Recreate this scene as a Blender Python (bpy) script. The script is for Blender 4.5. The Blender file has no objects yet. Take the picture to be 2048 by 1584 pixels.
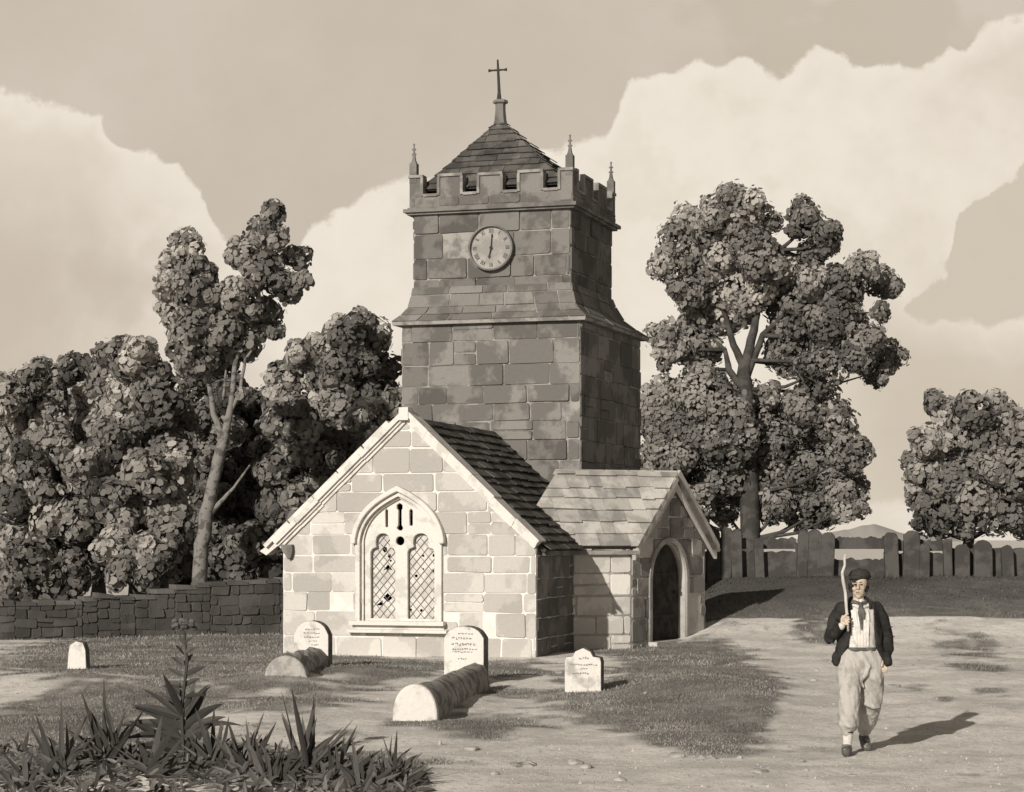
import bpy, bmesh, math, random
import numpy as np
from mathutils import Vector, Matrix
from mathutils import noise as mnoise
random.seed(7); rng = np.random.default_rng(7)
R = math.radians
scene = bpy.context.scene
COL = scene.collection
F = 4000.0; CX = 1024.0; HY = 1080.0; EYE = 2.0

# ------------------------------------------------------------------ camera, light, sky
cam_d = bpy.data.cameras.new('camera'); cam = bpy.data.objects.new('camera', cam_d); COL.objects.link(cam)
cam.location = (0, 0, EYE); cam.rotation_euler = (R(90), 0, 0)
cam_d.sensor_width = 36; cam_d.lens = 36 * F / 2048; cam_d.shift_y = (HY - 792) / 2048
cam_d.clip_start = 0.5; cam_d.clip_end = 20000
scene.camera = cam
SUN_AZ, SUN_EL = 27.0, 21.5                 # from behind the viewer's left shoulder
sd = bpy.data.lights.new('sun', 'SUN'); sd.energy = 4.3; sd.angle = R(0.6); sd.color = (1, .94, .84)
sun = bpy.data.objects.new('sun', sd); COL.objects.link(sun)
Ldir = Vector((math.sin(R(SUN_AZ)) * math.cos(R(SUN_EL)), math.cos(R(SUN_AZ)) * math.cos(R(SUN_EL)), -math.sin(R(SUN_EL))))
sun.rotation_euler = Ldir.to_track_quat('-Z', 'Y').to_euler()
vs = scene.view_settings
vs.view_transform = 'Standard'; vs.look = 'None'; vs.gamma = 1; vs.exposure = 0; vs.use_curve_mapping = False

def lin(r, g, b):
    f = lambda c: (c / 255 / 12.92) if c / 255 <= .04045 else ((c / 255 + .055) / 1.055) ** 2.4
    return (f(r), f(g), f(b), 1)

class NT:
    """tiny node helper"""
    def __init__(s, tree): s.t = tree
    def n(s, typ, **kw):
        nd = s.t.nodes.new(typ)
        for k, v in kw.items(): setattr(nd, k, v)
        return nd
    def set(s, sock, v):
        if isinstance(v, bpy.types.NodeSocket): s.t.links.new(v, sock)
        else: sock.default_value = v
    def m(s, op, a, b=0.0, c=0.0, clamp=False):
        nd = s.n('ShaderNodeMath', operation=op, use_clamp=clamp)
        s.set(nd.inputs[0], a); s.set(nd.inputs[1], b); s.set(nd.inputs[2], c); return nd.outputs[0]
    def mix(s, f, a, b):
        nd = s.n('ShaderNodeMix', data_type='RGBA')
        s.set(nd.inputs[0], f); s.set(nd.inputs[6], a); s.set(nd.inputs[7], b); return nd.outputs[2]
    def sm(s, v, lo, hi):
        nd = s.n('ShaderNodeMapRange', interpolation_type='SMOOTHSTEP')
        s.set(nd.inputs[0], v); nd.inputs[1].default_value = lo; nd.inputs[2].default_value = hi; return nd.outputs[0]
    def noise(s, vec, scale, detail=4, rough=.55):
        nd = s.n('ShaderNodeTexNoise'); nd.inputs['Scale'].default_value = scale
        nd.inputs['Detail'].default_value = detail; nd.inputs['Roughness'].default_value = rough
        if vec is not None: s.t.links.new(vec, nd.inputs['Vector'])
        return nd.outputs['Fac']
    def curve(s, v, pts):
        nd = s.n('ShaderNodeFloatCurve'); cv = nd.mapping.curves[0]
        while len(cv.points) < len(pts): cv.points.new(.5, .5)
        for p, (x, y) in zip(cv.points, pts): p.location = (x, y); p.handle_type = 'VECTOR' 
        nd.mapping.update(); s.set(nd.inputs['Value'], v); return nd.outputs[0]

world = bpy.data.worlds.new('World'); scene.world = world; world.use_nodes = True
wt = world.node_tree; wt.nodes.clear(); W = NT(wt)
tc = W.n('ShaderNodeTexCoord'); sp = W.n('ShaderNodeSeparateXYZ'); wt.links.new(tc.outputs['Generated'], sp.inputs[0])
dx, dy, dz = sp.outputs
ay = W.m('MAXIMUM', W.m('ABSOLUTE', dy), .05)
u = W.m('DIVIDE', dx, ay); v = W.m('DIVIDE', dz, ay)           # slopes of the view ray
cmb = W.n('ShaderNodeCombineXYZ'); wt.links.new(u, cmb.inputs[0]); wt.links.new(v, cmb.inputs[1]); wt.links.new(dy, cmb.inputs[2])
P = cmb.outputs[0]
U01 = W.m('MULTIPLY_ADD', u, F / 2048, CX / 2048, clamp=True)
V01 = W.m('MULTIPLY', v, F / 1080)
n_edge = W.noise(P, 34, 6, .62); n_edge2 = W.noise(P, 9, 3, .5)
wob = W.m('ADD', W.m('MULTIPLY', W.m('SUBTRACT', n_edge, .5), .10), W.m('ADD', W.m('MULTIPLY', W.m('SUBTRACT', n_edge2, .5), .05), W.m('MULTIPLY', W.m('SUBTRACT', W.m('ABSOLUTE', W.m('SUBTRACT', W.noise(P, 17, 2, .5), .5)), .055), -.195)))
def cp(pts): return [(x / 2048, (1080 - y) / 1080) for x, y in pts]
top = W.curve(U01, cp([(0, 188), (120, 190), (190, 225), (250, 300), (350, 318), (400, 385), (445, 470), (500, 515), (570, 500), (620, 432), (720, 405),
                       (830, 340), (1000, 330), (1130, 300), (1215, 262), (1262, 165), (1400, 112), (1490, 125), (1560, 148), (1620, 108), (1690, 84),
                       (1750, 118), (1830, 138), (1900, 100), (2048, 20)]))
c1 = W.sm(W.m('SUBTRACT', W.m('ADD', top, wob), V01), -.006, .010)
n_wash = W.noise(P, 6.5, 5, .6); n_fine = W.noise(P, 60, 4, .6)
gen = W.noise(P, 3.0, 5, .6)
inview = W.m('MULTIPLY', W.sm(W.m('ABSOLUTE', u), .42, .28), W.m('GREATER_THAN', dy, 0))
c_sky = W.mix(W.sm(n_wash, .3, .7), lin(200, 188, 173), lin(209, 198, 183))
n_bil = W.noise(P, 13, 5, .6)
c_cloud = W.mix(W.sm(n_wash, .40, .66), lin(238, 228, 213), lin(221, 209, 194))
c_cloud = W.mix(W.m('MULTIPLY', W.sm(n_bil, .50, .56), .35), c_cloud, lin(226, 216, 199))
rim = W.m('MULTIPLY', W.sm(W.m('SUBTRACT', W.m('ADD', top, wob), V01), .07, .0), .75)
c_cloud = W.mix(rim, c_cloud, lin(241, 231, 217))
grey_left = W.m('MULTIPLY', W.sm(W.m('ADD', U01, W.m('MULTIPLY', wob, 2.0)), .29, .02), W.sm(V01, .78, .48))
c_cloud = W.mix(W.m('MULTIPLY', grey_left, .8), c_cloud, lin(196, 183, 167))
# grey bank low on the right, pale band over the horizon
lowr = W.curve(W.m('ADD', V01, W.m('MULTIPLY', wob, .7)), [(0, 0), (.06, 0), (.075, .75), (.2, .95), (.33, .8), (.40, .25), (.43, .0), (1, 0)])
c_cloud = W.mix(W.m('MULTIPLY', lowr, W.sm(U01, .70, .9)), c_cloud, lin(203, 190, 172))
wedge_edge = W.curve(U01, [(0, 0), (.86, .43), (.90, .462), (.925, .515), (.935, .60), (.955, .625), (1.0, .70)])
wd = W.m('MULTIPLY', W.sm(W.m('SUBTRACT', W.m('ADD', wedge_edge, W.m('MULTIPLY', wob, 1.1)), V01), -.003, .01), W.sm(W.m('ADD', V01, W.m('MULTIPLY', wob, .9)), .405, .418))
wd = W.m('MULTIPLY', wd, W.m('GREATER_THAN', U01, .855))
c_cloud = W.mix(wd, c_cloud, lin(209, 197, 180))
# second tone of the upper sky, right of centre
drk = W.m('MULTIPLY', W.sm(n_edge2, .42, .46), W.sm(W.m('ADD', U01, W.m('MULTIPLY', wob, 2.5)), .66, .74))
c_sky = W.mix(W.m('MULTIPLY', drk, .5), c_sky, lin(192, 179, 160))
c_in = W.mix(c1, c_sky, c_cloud)
c_out = W.mix(W.sm(gen, .46, .56), c_sky, c_cloud)
c = W.mix(inview, c_out, c_in)
c = W.mix(W.m('MULTIPLY', W.sm(n_fine, .35, .75), .10), c, lin(196, 184, 166))
# physical sky, read as a monochrome: it takes over away from the pictured quarter
skyt = W.n('ShaderNodeTexSky'); skyt.sky_type = 'NISHITA'; skyt.sun_disc = False
skyt.sun_elevation = R(SUN_EL); skyt.sun_rotation = R(180 + SUN_AZ)
bw = W.n('ShaderNodeRGBToBW'); wt.links.new(skyt.outputs[0], bw.inputs[0])
bwv = W.m('MINIMUM', W.m('MULTIPLY', bw.outputs[0], .075), .52)
cc = W.n('ShaderNodeCombineColor'); wt.links.new(bwv, cc.inputs[0]); wt.links.new(W.m('MULTIPLY', bwv, .9), cc.inputs[1]); wt.links.new(W.m('MULTIPLY', bwv, .76), cc.inputs[2])
away = W.m('MAXIMUM', W.sm(dz, .32, .5), W.sm(dy, .75, .35))
c = W.mix(away, c, cc.outputs[0])
bg = W.n('ShaderNodeBackground'); wt.links.new(c, bg.inputs[0]); bg.inputs[1].default_value = 1.0
ow = W.n('ShaderNodeOutputWorld'); wt.links.new(bg.outputs[0], ow.inputs[0])

# ------------------------------------------------------------------ helpers
def tag(o, label=None, cat=None, group=None, kind=None):
    if label: o['label'] = label
    if cat: o['category'] = cat
    if group: o['group'] = group
    if kind: o['kind'] = kind
    return o
def empty(name, loc, label, cat, group=None):
    o = bpy.data.objects.new(name, None); COL.objects.link(o); o.location = loc; o.empty_display_size = .3
    return tag(o, label, cat, group)
def link(name, me, mats, parent=None, smooth=False):
    """links a mesh given in world coordinates; under a parent it is moved into the parent's space"""
    if parent is not None:
        p = parent; off = Vector((0, 0, 0))
        while p is not None: off += Vector(p.location); p = p.parent
        me.transform(Matrix.Translation(-off))
    o = bpy.data.objects.new(name, me); COL.objects.link(o)
    if parent is not None: o.parent = parent
    me.materials.clear()
    for m in (mats if isinstance(mats, (list, tuple)) else [mats]): me.materials.append(m)
    if smooth: me.polygons.foreach_set('use_smooth', [True] * len(me.polygons))
    me.update(); return o

def mat(name, col, dark=None, scale=3.0, bump=.25, bscale=30, shade=False, rough=.9, lo=.42, hi=.58, amt=1.0, fine=.12, spec=.15):
    """mottled matt surface: two tones in washes, fine grain, optional per-face 'shade' factor"""
    m = bpy.data.materials.new(name); m.use_nodes = True; t = m.node_tree; t.nodes.clear(); N = NT(t)
    g = N.n('ShaderNodeNewGeometry').outputs['Position']
    col = (*col, 1); dark = (*dark, 1) if dark else tuple(c * .7 for c in col[:3]) + (1,)
    f = N.m('MULTIPLY', N.sm(N.noise(g, scale, 5, .6), lo, hi), amt)
    c = N.mix(f, col, dark)
    gr = N.m('MULTIPLY_ADD', N.noise(g, bscale, 3, .7), fine * 2, 1 - fine)
    if shade:
        at = N.n('ShaderNodeAttribute', attribute_name='shade'); gr = N.m('MULTIPLY', gr, at.outputs['Fac'])
    vm = N.n('ShaderNodeVectorMath', operation='SCALE'); t.links.new(c, vm.inputs[0]); t.links.new(gr, vm.inputs['Scale'])
    b = N.n('ShaderNodeBsdfPrincipled'); t.links.new(vm.outputs[0], b.inputs['Base Color']); b.inputs['Roughness'].default_value = rough
    b.inputs['Specular IOR Level'].default_value = spec
    if bump:
        bp = N.n('ShaderNodeBump'); bp.inputs['Strength'].default_value = bump; bp.inputs['Distance'].default_value = .03
        t.links.new(N.noise(g, bscale * .6, 5, .65), bp.inputs['Height']); t.links.new(bp.outputs[0], b.inputs['Normal'])
    o = N.n('ShaderNodeOutputMaterial'); t.links.new(b.outputs[0], o.inputs[0])
    return m
def sep(v, k=1.0): return (v, v * (.955 ** k), v * (.905 ** k))       # a warm grey
M = {}
M['pale'] = mat('pale_limestone', sep(.56), sep(.47), 1.6, .2, 26, True, lo=.45, hi=.52)
M['pale_mortar'] = mat('pale_mortar', sep(.78), sep(.68), 4, .3, 40)
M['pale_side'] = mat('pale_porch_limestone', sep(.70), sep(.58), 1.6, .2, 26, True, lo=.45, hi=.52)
M['trim'] = mat('dressed_stone', sep(.68), sep(.55), 3.5, .2, 30, lo=.5, hi=.6)
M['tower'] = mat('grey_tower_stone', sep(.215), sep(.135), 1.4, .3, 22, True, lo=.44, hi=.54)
M['tower_mortar'] = mat('tower_mortar', sep(.33), sep(.18), 2.5, .3, 40)
M['skirt'] = mat('weathered_tower_stone', sep(.20), sep(.13), 2.0, .3, 22, True)
M['slate'] = mat('dark_roof_slate', sep(.13, 1.2), sep(.075, 1.2), 2.2, .3, 24, True)
M['slate_pale'] = mat('pale_stone_slate', sep(.46), sep(.32), 2.4, .3, 24, True)
M['board'] = mat('roof_underlay', sep(.05), None, 3, .1)
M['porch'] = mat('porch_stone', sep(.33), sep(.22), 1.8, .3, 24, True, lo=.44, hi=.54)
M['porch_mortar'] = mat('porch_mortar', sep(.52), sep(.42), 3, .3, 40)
M['porch_plain'] = mat('porch_dressing', sep(.36), sep(.27), 3, .3, 30)
M['wood_dark'] = mat('dark_oak', sep(.055, 1.3), sep(.03, 1.3), 5, .2, 20)
M['iron'] = mat('black_iron', sep(.06), None, 5, .1)
M['clock'] = mat('clock_face_paint', sep(.36), sep(.27), 3, .08, 30)
M['clock_mark'] = mat('clock_marks', sep(.06), None, 5, 0)
M['glass'] = mat('old_leaded_glass', sep(.64), sep(.48), 5.0, .05, 12, rough=.35, spec=.3, lo=.4, hi=.62)
M['lead'] = mat('window_lead', sep(.27), None, 6, .05)
M['dark_in'] = mat('dark_interior', sep(.02), None, 3, 0)
M['grave'] = mat('white_headstone', sep(.68), sep(.40), 4, .4, 30, lo=.50, hi=.68)
M['grave_side'] = mat('dark_headstone_edge', sep(.20), sep(.12), 5, .3, 30)  # darker tone for slab edges and backs
M['grave_text'] = mat('inscription', sep(.24), None, 6, 0)
M['barrel'] = mat('barrel_tomb_stone', sep(.40), sep(.20), 4.5, .35, 22, lo=.47, hi=.56)
M['bank_wall'] = mat('tree_shaded_wall_stone', sep(.095, 1.2), sep(.07, 1.2), 1.3, .5, 14, True)  # shade under the trees is put into this stone colour
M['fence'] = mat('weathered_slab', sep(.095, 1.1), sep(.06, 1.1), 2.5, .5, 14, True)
M['rock'] = mat('path_stone', sep(.42), sep(.30), 6, .3, 40)
M['bark_pale'] = mat('pale_bark', sep(.21), sep(.10), 5.5, .4, 16, lo=.5, hi=.58)
M['bark'] = mat('dark_bark', sep(.085, 1.3), sep(.05, 1.3), 3, .4, 14)
M['hill'] = mat('hazed_hill', sep(.52), sep(.46), .002, 0)  # distance haze put into the pale colour
def leaf_mat(name, v, k=1.2, tr=.25):
    m = bpy.data.materials.new(name); m.use_nodes = True; t = m.node_tree; t.nodes.clear(); N = NT(t)
    at = N.n('ShaderNodeAttribute', attribute_name='shade')
    vm = N.n('ShaderNodeVectorMath', operation='SCALE'); vm.inputs[0].default_value = sep(v, k); t.links.new(at.outputs['Fac'], vm.inputs['Scale'])
    d = N.n('ShaderNodeBsdfDiffuse'); t.links.new(vm.outputs[0], d.inputs[0])
    tl = N.n('ShaderNodeBsdfTranslucent'); t.links.new(vm.outputs[0], tl.inputs[0])
    mx = N.n('ShaderNodeMixShader'); mx.inputs[0].default_value = tr
    t.links.new(d.outputs[0], mx.inputs[1]); t.links.new(tl.outputs[0], mx.inputs[2])
    o = N.n('ShaderNodeOutputMaterial'); t.links.new(mx.outputs[0], o.inputs[0]); return m
M['leaf'] = leaf_mat('tree_leaves', .42, 1.1, .42)
M['leaf_wood'] = leaf_mat('wood_leaves', .39, 1.1, .42)
M['weed'] = leaf_mat('weed_leaves', .10, 1.1, .1)
M['grass'] = leaf_mat('grass_blades', .27, 1.0, .2)

def ground_pt(px, py, z=0.0):
    D = F * (EYE - z) / (py - HY); return ((px - CX) / F * D, D)
def at(px, py, D): return Vector(((px - CX) / F * D, D, EYE + (HY - py) * D / F))

class MB:
    def __init__(s): s.v = []; s.f = []; s.m = []; s.s = []
    def poly(s, pts, mi=0, sh=1.0):
        b = len(s.v); s.v += [tuple(p) for p in pts]; s.f.append(tuple(range(b, b + len(pts)))); s.m.append(mi); s.s.append(sh)
    def raw(s, vs_, fs, mi=0, sh=1.0):
        b = len(s.v); s.v += [tuple(p) for p in vs_]
        for f in fs: s.f.append(tuple(b + i for i in f)); s.m.append(mi); s.s.append(sh)
    def prism(s, ring, off, mi=0, sh=1.0):
        """ring of 3D points, extruded by vector off"""
        n = len(ring); a = [Vector(p) for p in ring]; b = [p + off for p in a]
        s.raw(a + b, [tuple(range(n))[::-1], tuple(range(n, 2 * n))] + [(i, (i + 1) % n, n + (i + 1) % n, n + i) for i in range(n)], mi, sh)
    def box(s, c, e1, e2, e3, mi=0, sh=1.0):
        c, e1, e2, e3 = map(Vector, (c, e1, e2, e3))
        s.prism([c - e1 - e2 - e3, c + e1 - e2 - e3, c + e1 + e2 - e3, c - e1 + e2 - e3], e3 * 2, mi, sh)
    def tube(s, pts, rs, n=8, mi=0, sh=1.0, wob=0):
        pts = [Vector(p) for p in pts]; rings = []
        for i, p in enumerate(pts):
            d = (pts[min(i + 1, len(pts) - 1)] - pts[max(i - 1, 0)]).normalized()
            a = d.cross(Vector((0, 1, 0.01))); a = a.normalized() if a.length > .05 else Vector((1, 0, 0)); b = d.cross(a).normalized()
            r = rs[i]; r2 = r if not isinstance(r, tuple) else r[1]; r1 = r if not isinstance(r, tuple) else r[0]
            rings.append([p + a * (math.cos(2 * math.pi * k / n) * r1 * (1 + random.uniform(-wob, wob))) + b * (math.sin(2 * math.pi * k / n) * r2 * (1 + random.uniform(-wob, wob))) for k in range(n)])
        vv = [q for r_ in rings for q in r_]; ff = [tuple(range(n))[::-1], tuple(range((len(pts) - 1) * n, len(pts) * n))]
        for i in range(len(pts) - 1):
            for k in range(n): ff.append((i * n + k, i * n + (k + 1) % n, (i + 1) * n + (k + 1) % n, (i + 1) * n + k))
        s.raw(vv, ff, mi, sh)
    def ball(s, c, r, mi=0, sh=1.0, seg=12, rg=8):
        c = Vector(c); rx, ry, rz = r if isinstance(r, tuple) else (r, r, r); vv = [c + Vector((0, 0, rz))]
        for i in range(1, rg):
            for k in range(seg):
                t_, p_ = math.pi * i / rg, 2 * math.pi * k / seg
                vv.append(c + Vector((rx * math.sin(t_) * math.cos(p_), ry * math.sin(t_) * math.sin(p_), rz * math.cos(t_))))
        vv.append(c - Vector((0, 0, rz))); ff = []
        for k in range(seg):
            ff.append((0, 1 + k, 1 + (k + 1) % seg)); ff.append((len(vv) - 1, 1 + (rg - 2) * seg + (k + 1) % seg, 1 + (rg - 2) * seg + k))
        for i in range(rg - 2):
            for k in range(seg): ff.append((1 + i * seg + k, 1 + (i + 1) * seg + k, 1 + (i + 1) * seg + (k + 1) % seg, 1 + i * seg + (k + 1) % seg))
        s.raw(vv, ff, mi, sh)
    def mesh(s, name):
        me = bpy.data.meshes.new(name); me.from_pydata(s.v, [], s.f)
        me.polygons.foreach_set('material_index', s.m)
        a = me.attributes.new('shade', 'FLOAT', 'FACE'); a.data.foreach_set('value', s.s); me.update(); return me
    def build(s, name, mats, parent=None, smooth=False):
        me = s.mesh(name)
        keep = list(s.m); o = link(name, me, mats, parent, smooth); me.polygons.foreach_set('material_index', keep); return o

def applied(me, mods):
    """runs modifiers over a mesh and returns the result"""
    o = bpy.data.objects.new('tmp', me); COL.objects.link(o)
    for typ, kw in mods:
        md = o.modifiers.new('m', typ)
        for k, v_ in kw.items(): setattr(md, k, v_)
    dg = bpy.context.evaluated_depsgraph_get(); dg.update()
    r = bpy.data.meshes.new_from_object(o.evaluated_get(dg)); bpy.data.objects.remove(o); return r

def plate(outlines, thick, O, Ux, Uz, N, bevel=0.0):
    """flat plate with holes (even-odd) in the plane O+u*Ux+z*Uz, thickness along N, as a mesh"""
    cu = bpy.data.curves.new('c', 'CURVE'); cu.dimensions = '2D'; cu.fill_mode = 'BOTH'; cu.extrude = thick / 2 - bevel
    cu.bevel_depth = bevel; cu.bevel_resolution = 1
    for ol in outlines:
        spn = cu.splines.new('POLY'); spn.points.add(len(ol) - 1); spn.use_cyclic_u = True
        for i, (x, y) in enumerate(ol): spn.points[i].co = (x, y, 0, 1)
    o = bpy.data.objects.new('tmp', cu); COL.objects.link(o)
    dg = bpy.context.evaluated_depsgraph_get(); dg.update()
    me = bpy.data.meshes.new_from_object(o.evaluated_get(dg)); bpy.data.objects.remove(o)
    O, Ux, Uz, N = map(Vector, (O, Ux, Uz, N)); mt = Matrix((Ux, Uz, N)).transposed().to_4x4(); mt.translation = O + N * (thick / 2)
    me.transform(mt)
    a = me.attributes.new('shade', 'FLOAT', 'FACE'); a.data.foreach_set('value', [1.0] * len(me.polygons)); return me

def clip(poly, a, b, c):
    """keep a*x+b*y<=c"""
    out = []; n = len(poly)
    for i in range(n):
        p, q = poly[i], poly[(i + 1) % n]; dp = a * p[0] + b * p[1] - c; dq = a * q[0] + b * q[1] - c
        if dp <= 0: out.append(p)
        if dp * dq < 0: t = dp / (dp - dq); out.append((p[0] + t * (q[0] - p[0]), p[1] + t * (q[1] - p[1])))
    return out
def area(p): return .5 * sum(p[i][0] * p[(i + 1) % len(p)][1] - p[(i + 1) % len(p)][0] * p[i][1] for i in range(len(p)))
def inset(poly, d):
    if area(poly) < 0: poly = poly[::-1]
    r = poly
    for i in range(len(poly)):
        p, q = poly[i], poly[(i + 1) % len(poly)]; ex, ey = q[0] - p[0], q[1] - p[1]; l = math.hypot(ex, ey)
        if l < 1e-6: continue
        nx, ny = ey / l, -ex / l; r = clip(r, nx, ny, nx * p[0] + ny * p[1] - d)
        if len(r) < 3: return []
    return r
def clip_to(poly, region):
    if area(region) < 0: region = region[::-1]
    for i in range(len(region)):
        p, q = region[i], region[(i + 1) % len(region)]; ex, ey = q[0] - p[0], q[1] - p[1]
        poly = clip(poly, ey, -ex, ey * p[0] - ex * p[1])
        if len(poly) < 3: return []
    return poly
def chaikin(p, t=.22):
    o = []
    for i in range(len(p)):
        a, b = p[i], p[(i + 1) % len(p)]
        l = math.hypot(b[0] - a[0], b[1] - a[1]); k = min(t, .03 / max(l, 1e-6) + .0)
        o.append((a[0] + (b[0] - a[0]) * k, a[1] + (b[1] - a[1]) * k)); o.append((b[0] + (a[0] - b[0]) * k, b[1] + (a[1] - b[1]) * k))
    return o
def outside(poly, op):
    """the largest piece of poly on the outer side of one edge of a convex opening"""
    if area(op) < 0: op = op[::-1]
    if area(poly) < 0: poly = poly[::-1]
    inter = clip_to(poly, op)
    if len(inter) < 3 or abs(area(inter)) < 1e-4: return poly
    best = []
    for i in range(len(op)):
        p, q = op[i], op[(i + 1) % len(op)]; ex, ey = q[0] - p[0], q[1] - p[1]
        if math.hypot(ex, ey) < 1e-5: continue
        c_ = clip(poly, -ey, ex, -ey * p[0] + ex * p[1])
        if len(c_) >= 3 and abs(area(c_)) > (abs(area(best)) if best else 0): best = c_
    return best
def blocks(mb, O, U, V, N, region, rh=(.3, .42), bw=(.4, .85), joint=.011, depth=.02, mi=1, sh=(.8, 1.15), missing=0.0, jit=.012, back=True, fuse=0.0, sink=0.0, opening=None):
    """courses of ashlar blocks over a convex region of a wall plane; mortar sheet (material 0) behind"""
    O, U, V, N = map(Vector, (O, U, V, N)); P3 = lambda p, h: O + U * p[0] + V * p[1] + N * h
    if back: mb.poly([P3(p, 0) for p in region], 0)
    x0 = min(p[0] for p in region); x1 = max(p[0] for p in region); y0 = min(p[1] for p in region); y1 = max(p[1] for p in region)
    y = y0 - random.uniform(0, .1)
    while y < y1:
        h = random.uniform(*rh); x = x0 - random.uniform(0, bw[0])
        while x < x1:
            w = random.uniform(*bw)
            cells = [(x, y, x + w, y + h)]
            if random.random() < .10 and h > rh[0] * 1.05: cells = [(x, y, x + w, y + h * .5), (x, y + h * .5, x + w, y + h)]
            x += w
            for (a, b, c_, d) in cells:
                if random.random() < missing: continue
                q = [(a, b), (c_, b), (c_, d), (a, d)]
                q = [(p[0] + random.uniform(-jit, jit), p[1] + random.uniform(-jit, jit)) for p in q]
                q = clip_to(q, region)
                if len(q) < 3: continue
                if opening: q = outside(q, opening)
                if len(q) < 3: continue
                q = inset(q, joint * (random.uniform(.5, 1.3) if random.random() > fuse else .1))
                if len(q) < 3 or area(q) < .004: continue
                q = chaikin(q); q2 = inset(q, .009)
                if len(q2) != len(q): q2 = q
                dd = depth * random.uniform(.5, 1.4); n = len(q)
                tl = [random.uniform(-.003, .003) for _ in range(2)]
                s_ = random.uniform(*sh)
                mb.raw([P3(p, .0005 - sink) for p in q] + [P3(p, dd + tl[0] * (p[0] - a) * 8) for p in q2],
                       ([tuple(range(n))[::-1]] if sink else []) + [tuple(range(n, 2 * n))] + [(i, (i + 1) % n, n + (i + 1) % n, n + i) for i in range(n)], mi, s_)
        y += h
def slates(mb, O, U, V, N, region, rh=.24, bw=(.22, .5), th=.022, mi=1, sh=(.65, 1.25)):
    O, U, V, N = map(Vector, (O, U, V, N)); P3 = lambda p, h: O + U * p[0] + V * p[1] + N * h
    x0 = min(p[0] for p in region); x1 = max(p[0] for p in region); y0 = min(p[1] for p in region); y1 = max(p[1] for p in region)
    y = y0
    while y < y1:
        h = rh * random.uniform(.8, 1.2); x = x0 - random.uniform(0, bw[0])
        while x < x1:
            w = random.uniform(*bw); jy = random.uniform(-.03, .03)
            q = clip_to([(x, y + jy), (x + w - .006, y + jy + random.uniform(-.015, .015)), (x + w - .006, y + h + .05), (x, y + h + .05)], region)
            x += w
            if len(q) < 3 or abs(area(q)) < .002: continue
            if area(q) < 0: q = q[::-1]
            lift = random.uniform(.03, .055); ht = lambda p: .004 + lift * (1 - (p[1] - y) / (h + .05)) + .004
            n = len(q); mb.raw([P3(p, ht(p) - .0) for p in q] + [P3(p, ht(p) + th) for p in q],
                               [tuple(range(n))[::-1], tuple(range(n, 2 * n))] + [(i, (i + 1) % n, n + (i + 1) % n, n + i) for i in range(n)], mi, random.uniform(*sh))
        y += h

def fast_mesh(name, V, k, shade, mat_, parent=None, sm_=False):
    """V: (n,k,3) array of flat polygons with k corners each"""
    n = len(V); me = bpy.data.meshes.new(name)
    if parent is not None:
        V = V - np.array(parent.location)
    me.vertices.add(n * k); me.vertices.foreach_set('co', V.reshape(-1).astype(np.float32))
    me.loops.add(n * k); me.loops.foreach_set('vertex_index', np.arange(n * k, dtype=np.int32))
    me.polygons.add(n); me.polygons.foreach_set('loop_start', np.arange(0, n * k, k, dtype=np.int32)); me.polygons.foreach_set('loop_total', np.full(n, k, dtype=np.int32))
    a = me.attributes.new('shade', 'FLOAT', 'FACE'); a.data.foreach_set('value', shade.astype(np.float32))
    me.materials.append(mat_); me.update(calc_edges=True)
    o = bpy.data.objects.new(name, me); COL.objects.link(o)
    if parent is not None: o.parent = parent
    return o

# ------------------------------------------------------------------ ground
def ss(x, a, b): t = np.clip((x - a) / (b - a), 0, 1); return t * t * (3 - 2 * t)
def vnoise(x, y, s, seed=0):
    """smooth value noise, vectorised"""
    x = np.asarray(x) / s + seed * 17.3; y = np.asarray(y) / s + seed * 9.1
    xi = np.floor(x).astype(np.int64); yi = np.floor(y).astype(np.int64); fx = x - xi; fy = y - yi
    h = lambda a, b: ((np.sin(a * 127.1 + b * 311.7 + seed * 74.7) * 43758.5453) % 1.0)
    fx = fx * fx * (3 - 2 * fx); fy = fy * fy * (3 - 2 * fy)
    return (h(xi, yi) * (1 - fx) + h(xi + 1, yi) * fx) * (1 - fy) + (h(xi, yi + 1) * (1 - fx) + h(xi + 1, yi + 1) * fx) * fy
# mounds: centre in photo pixels, half widths in metres (across, away), height
MOUNDS = [(745, 1352, .85, 1.6, .13), (1380, 1375, 1.1, 2.4, .17), (1490, 1410, .6, 1.6, .12), (150, 1372, 1.7, 1.5, .16), (620, 1420, 1.0, 1.3, .09),
          (560, 1365, .9, 1.5, .13), (930, 1462, .9, .9, .07), (1240, 1420, .9, 1.3, .09), (1400, 1480, .8, .7, .07), (1880, 1345, 1.1, 2.2, .10),
          (900, 1400, .5, 1.3, .05), (1700, 1265, 1.5, 2.5, .12), (1950, 1420, .8, 1.3, .06), (380, 1560, 2.4, .9, .12)]
def H(x, y):
    x = np.asarray(x, float); y = np.asarray(y, float); yy = np.maximum(y, 3.0); px = CX + F * x / yy
    z = ss(y, 35, 47) * 1.15 * ss(px, 1270, 1470) * (1 - ss(y, 58, 78))
    near = ss(y, 80, 60)
    for (a, b, rx, ry, h) in MOUNDS:
        gx, gy = ground_pt(a, b); z = z + h * np.exp(-((x - gx) / rx) ** 2 - ((y - gy) / ry) ** 2)
    z = z + near * ((vnoise(x, y, 1.3, 1) - .5) * .05 + (vnoise(x, y, .45, 2) - .5) * .025 + (vnoise(x, y, .18, 3) - .5) * .012)
    return z
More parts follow.
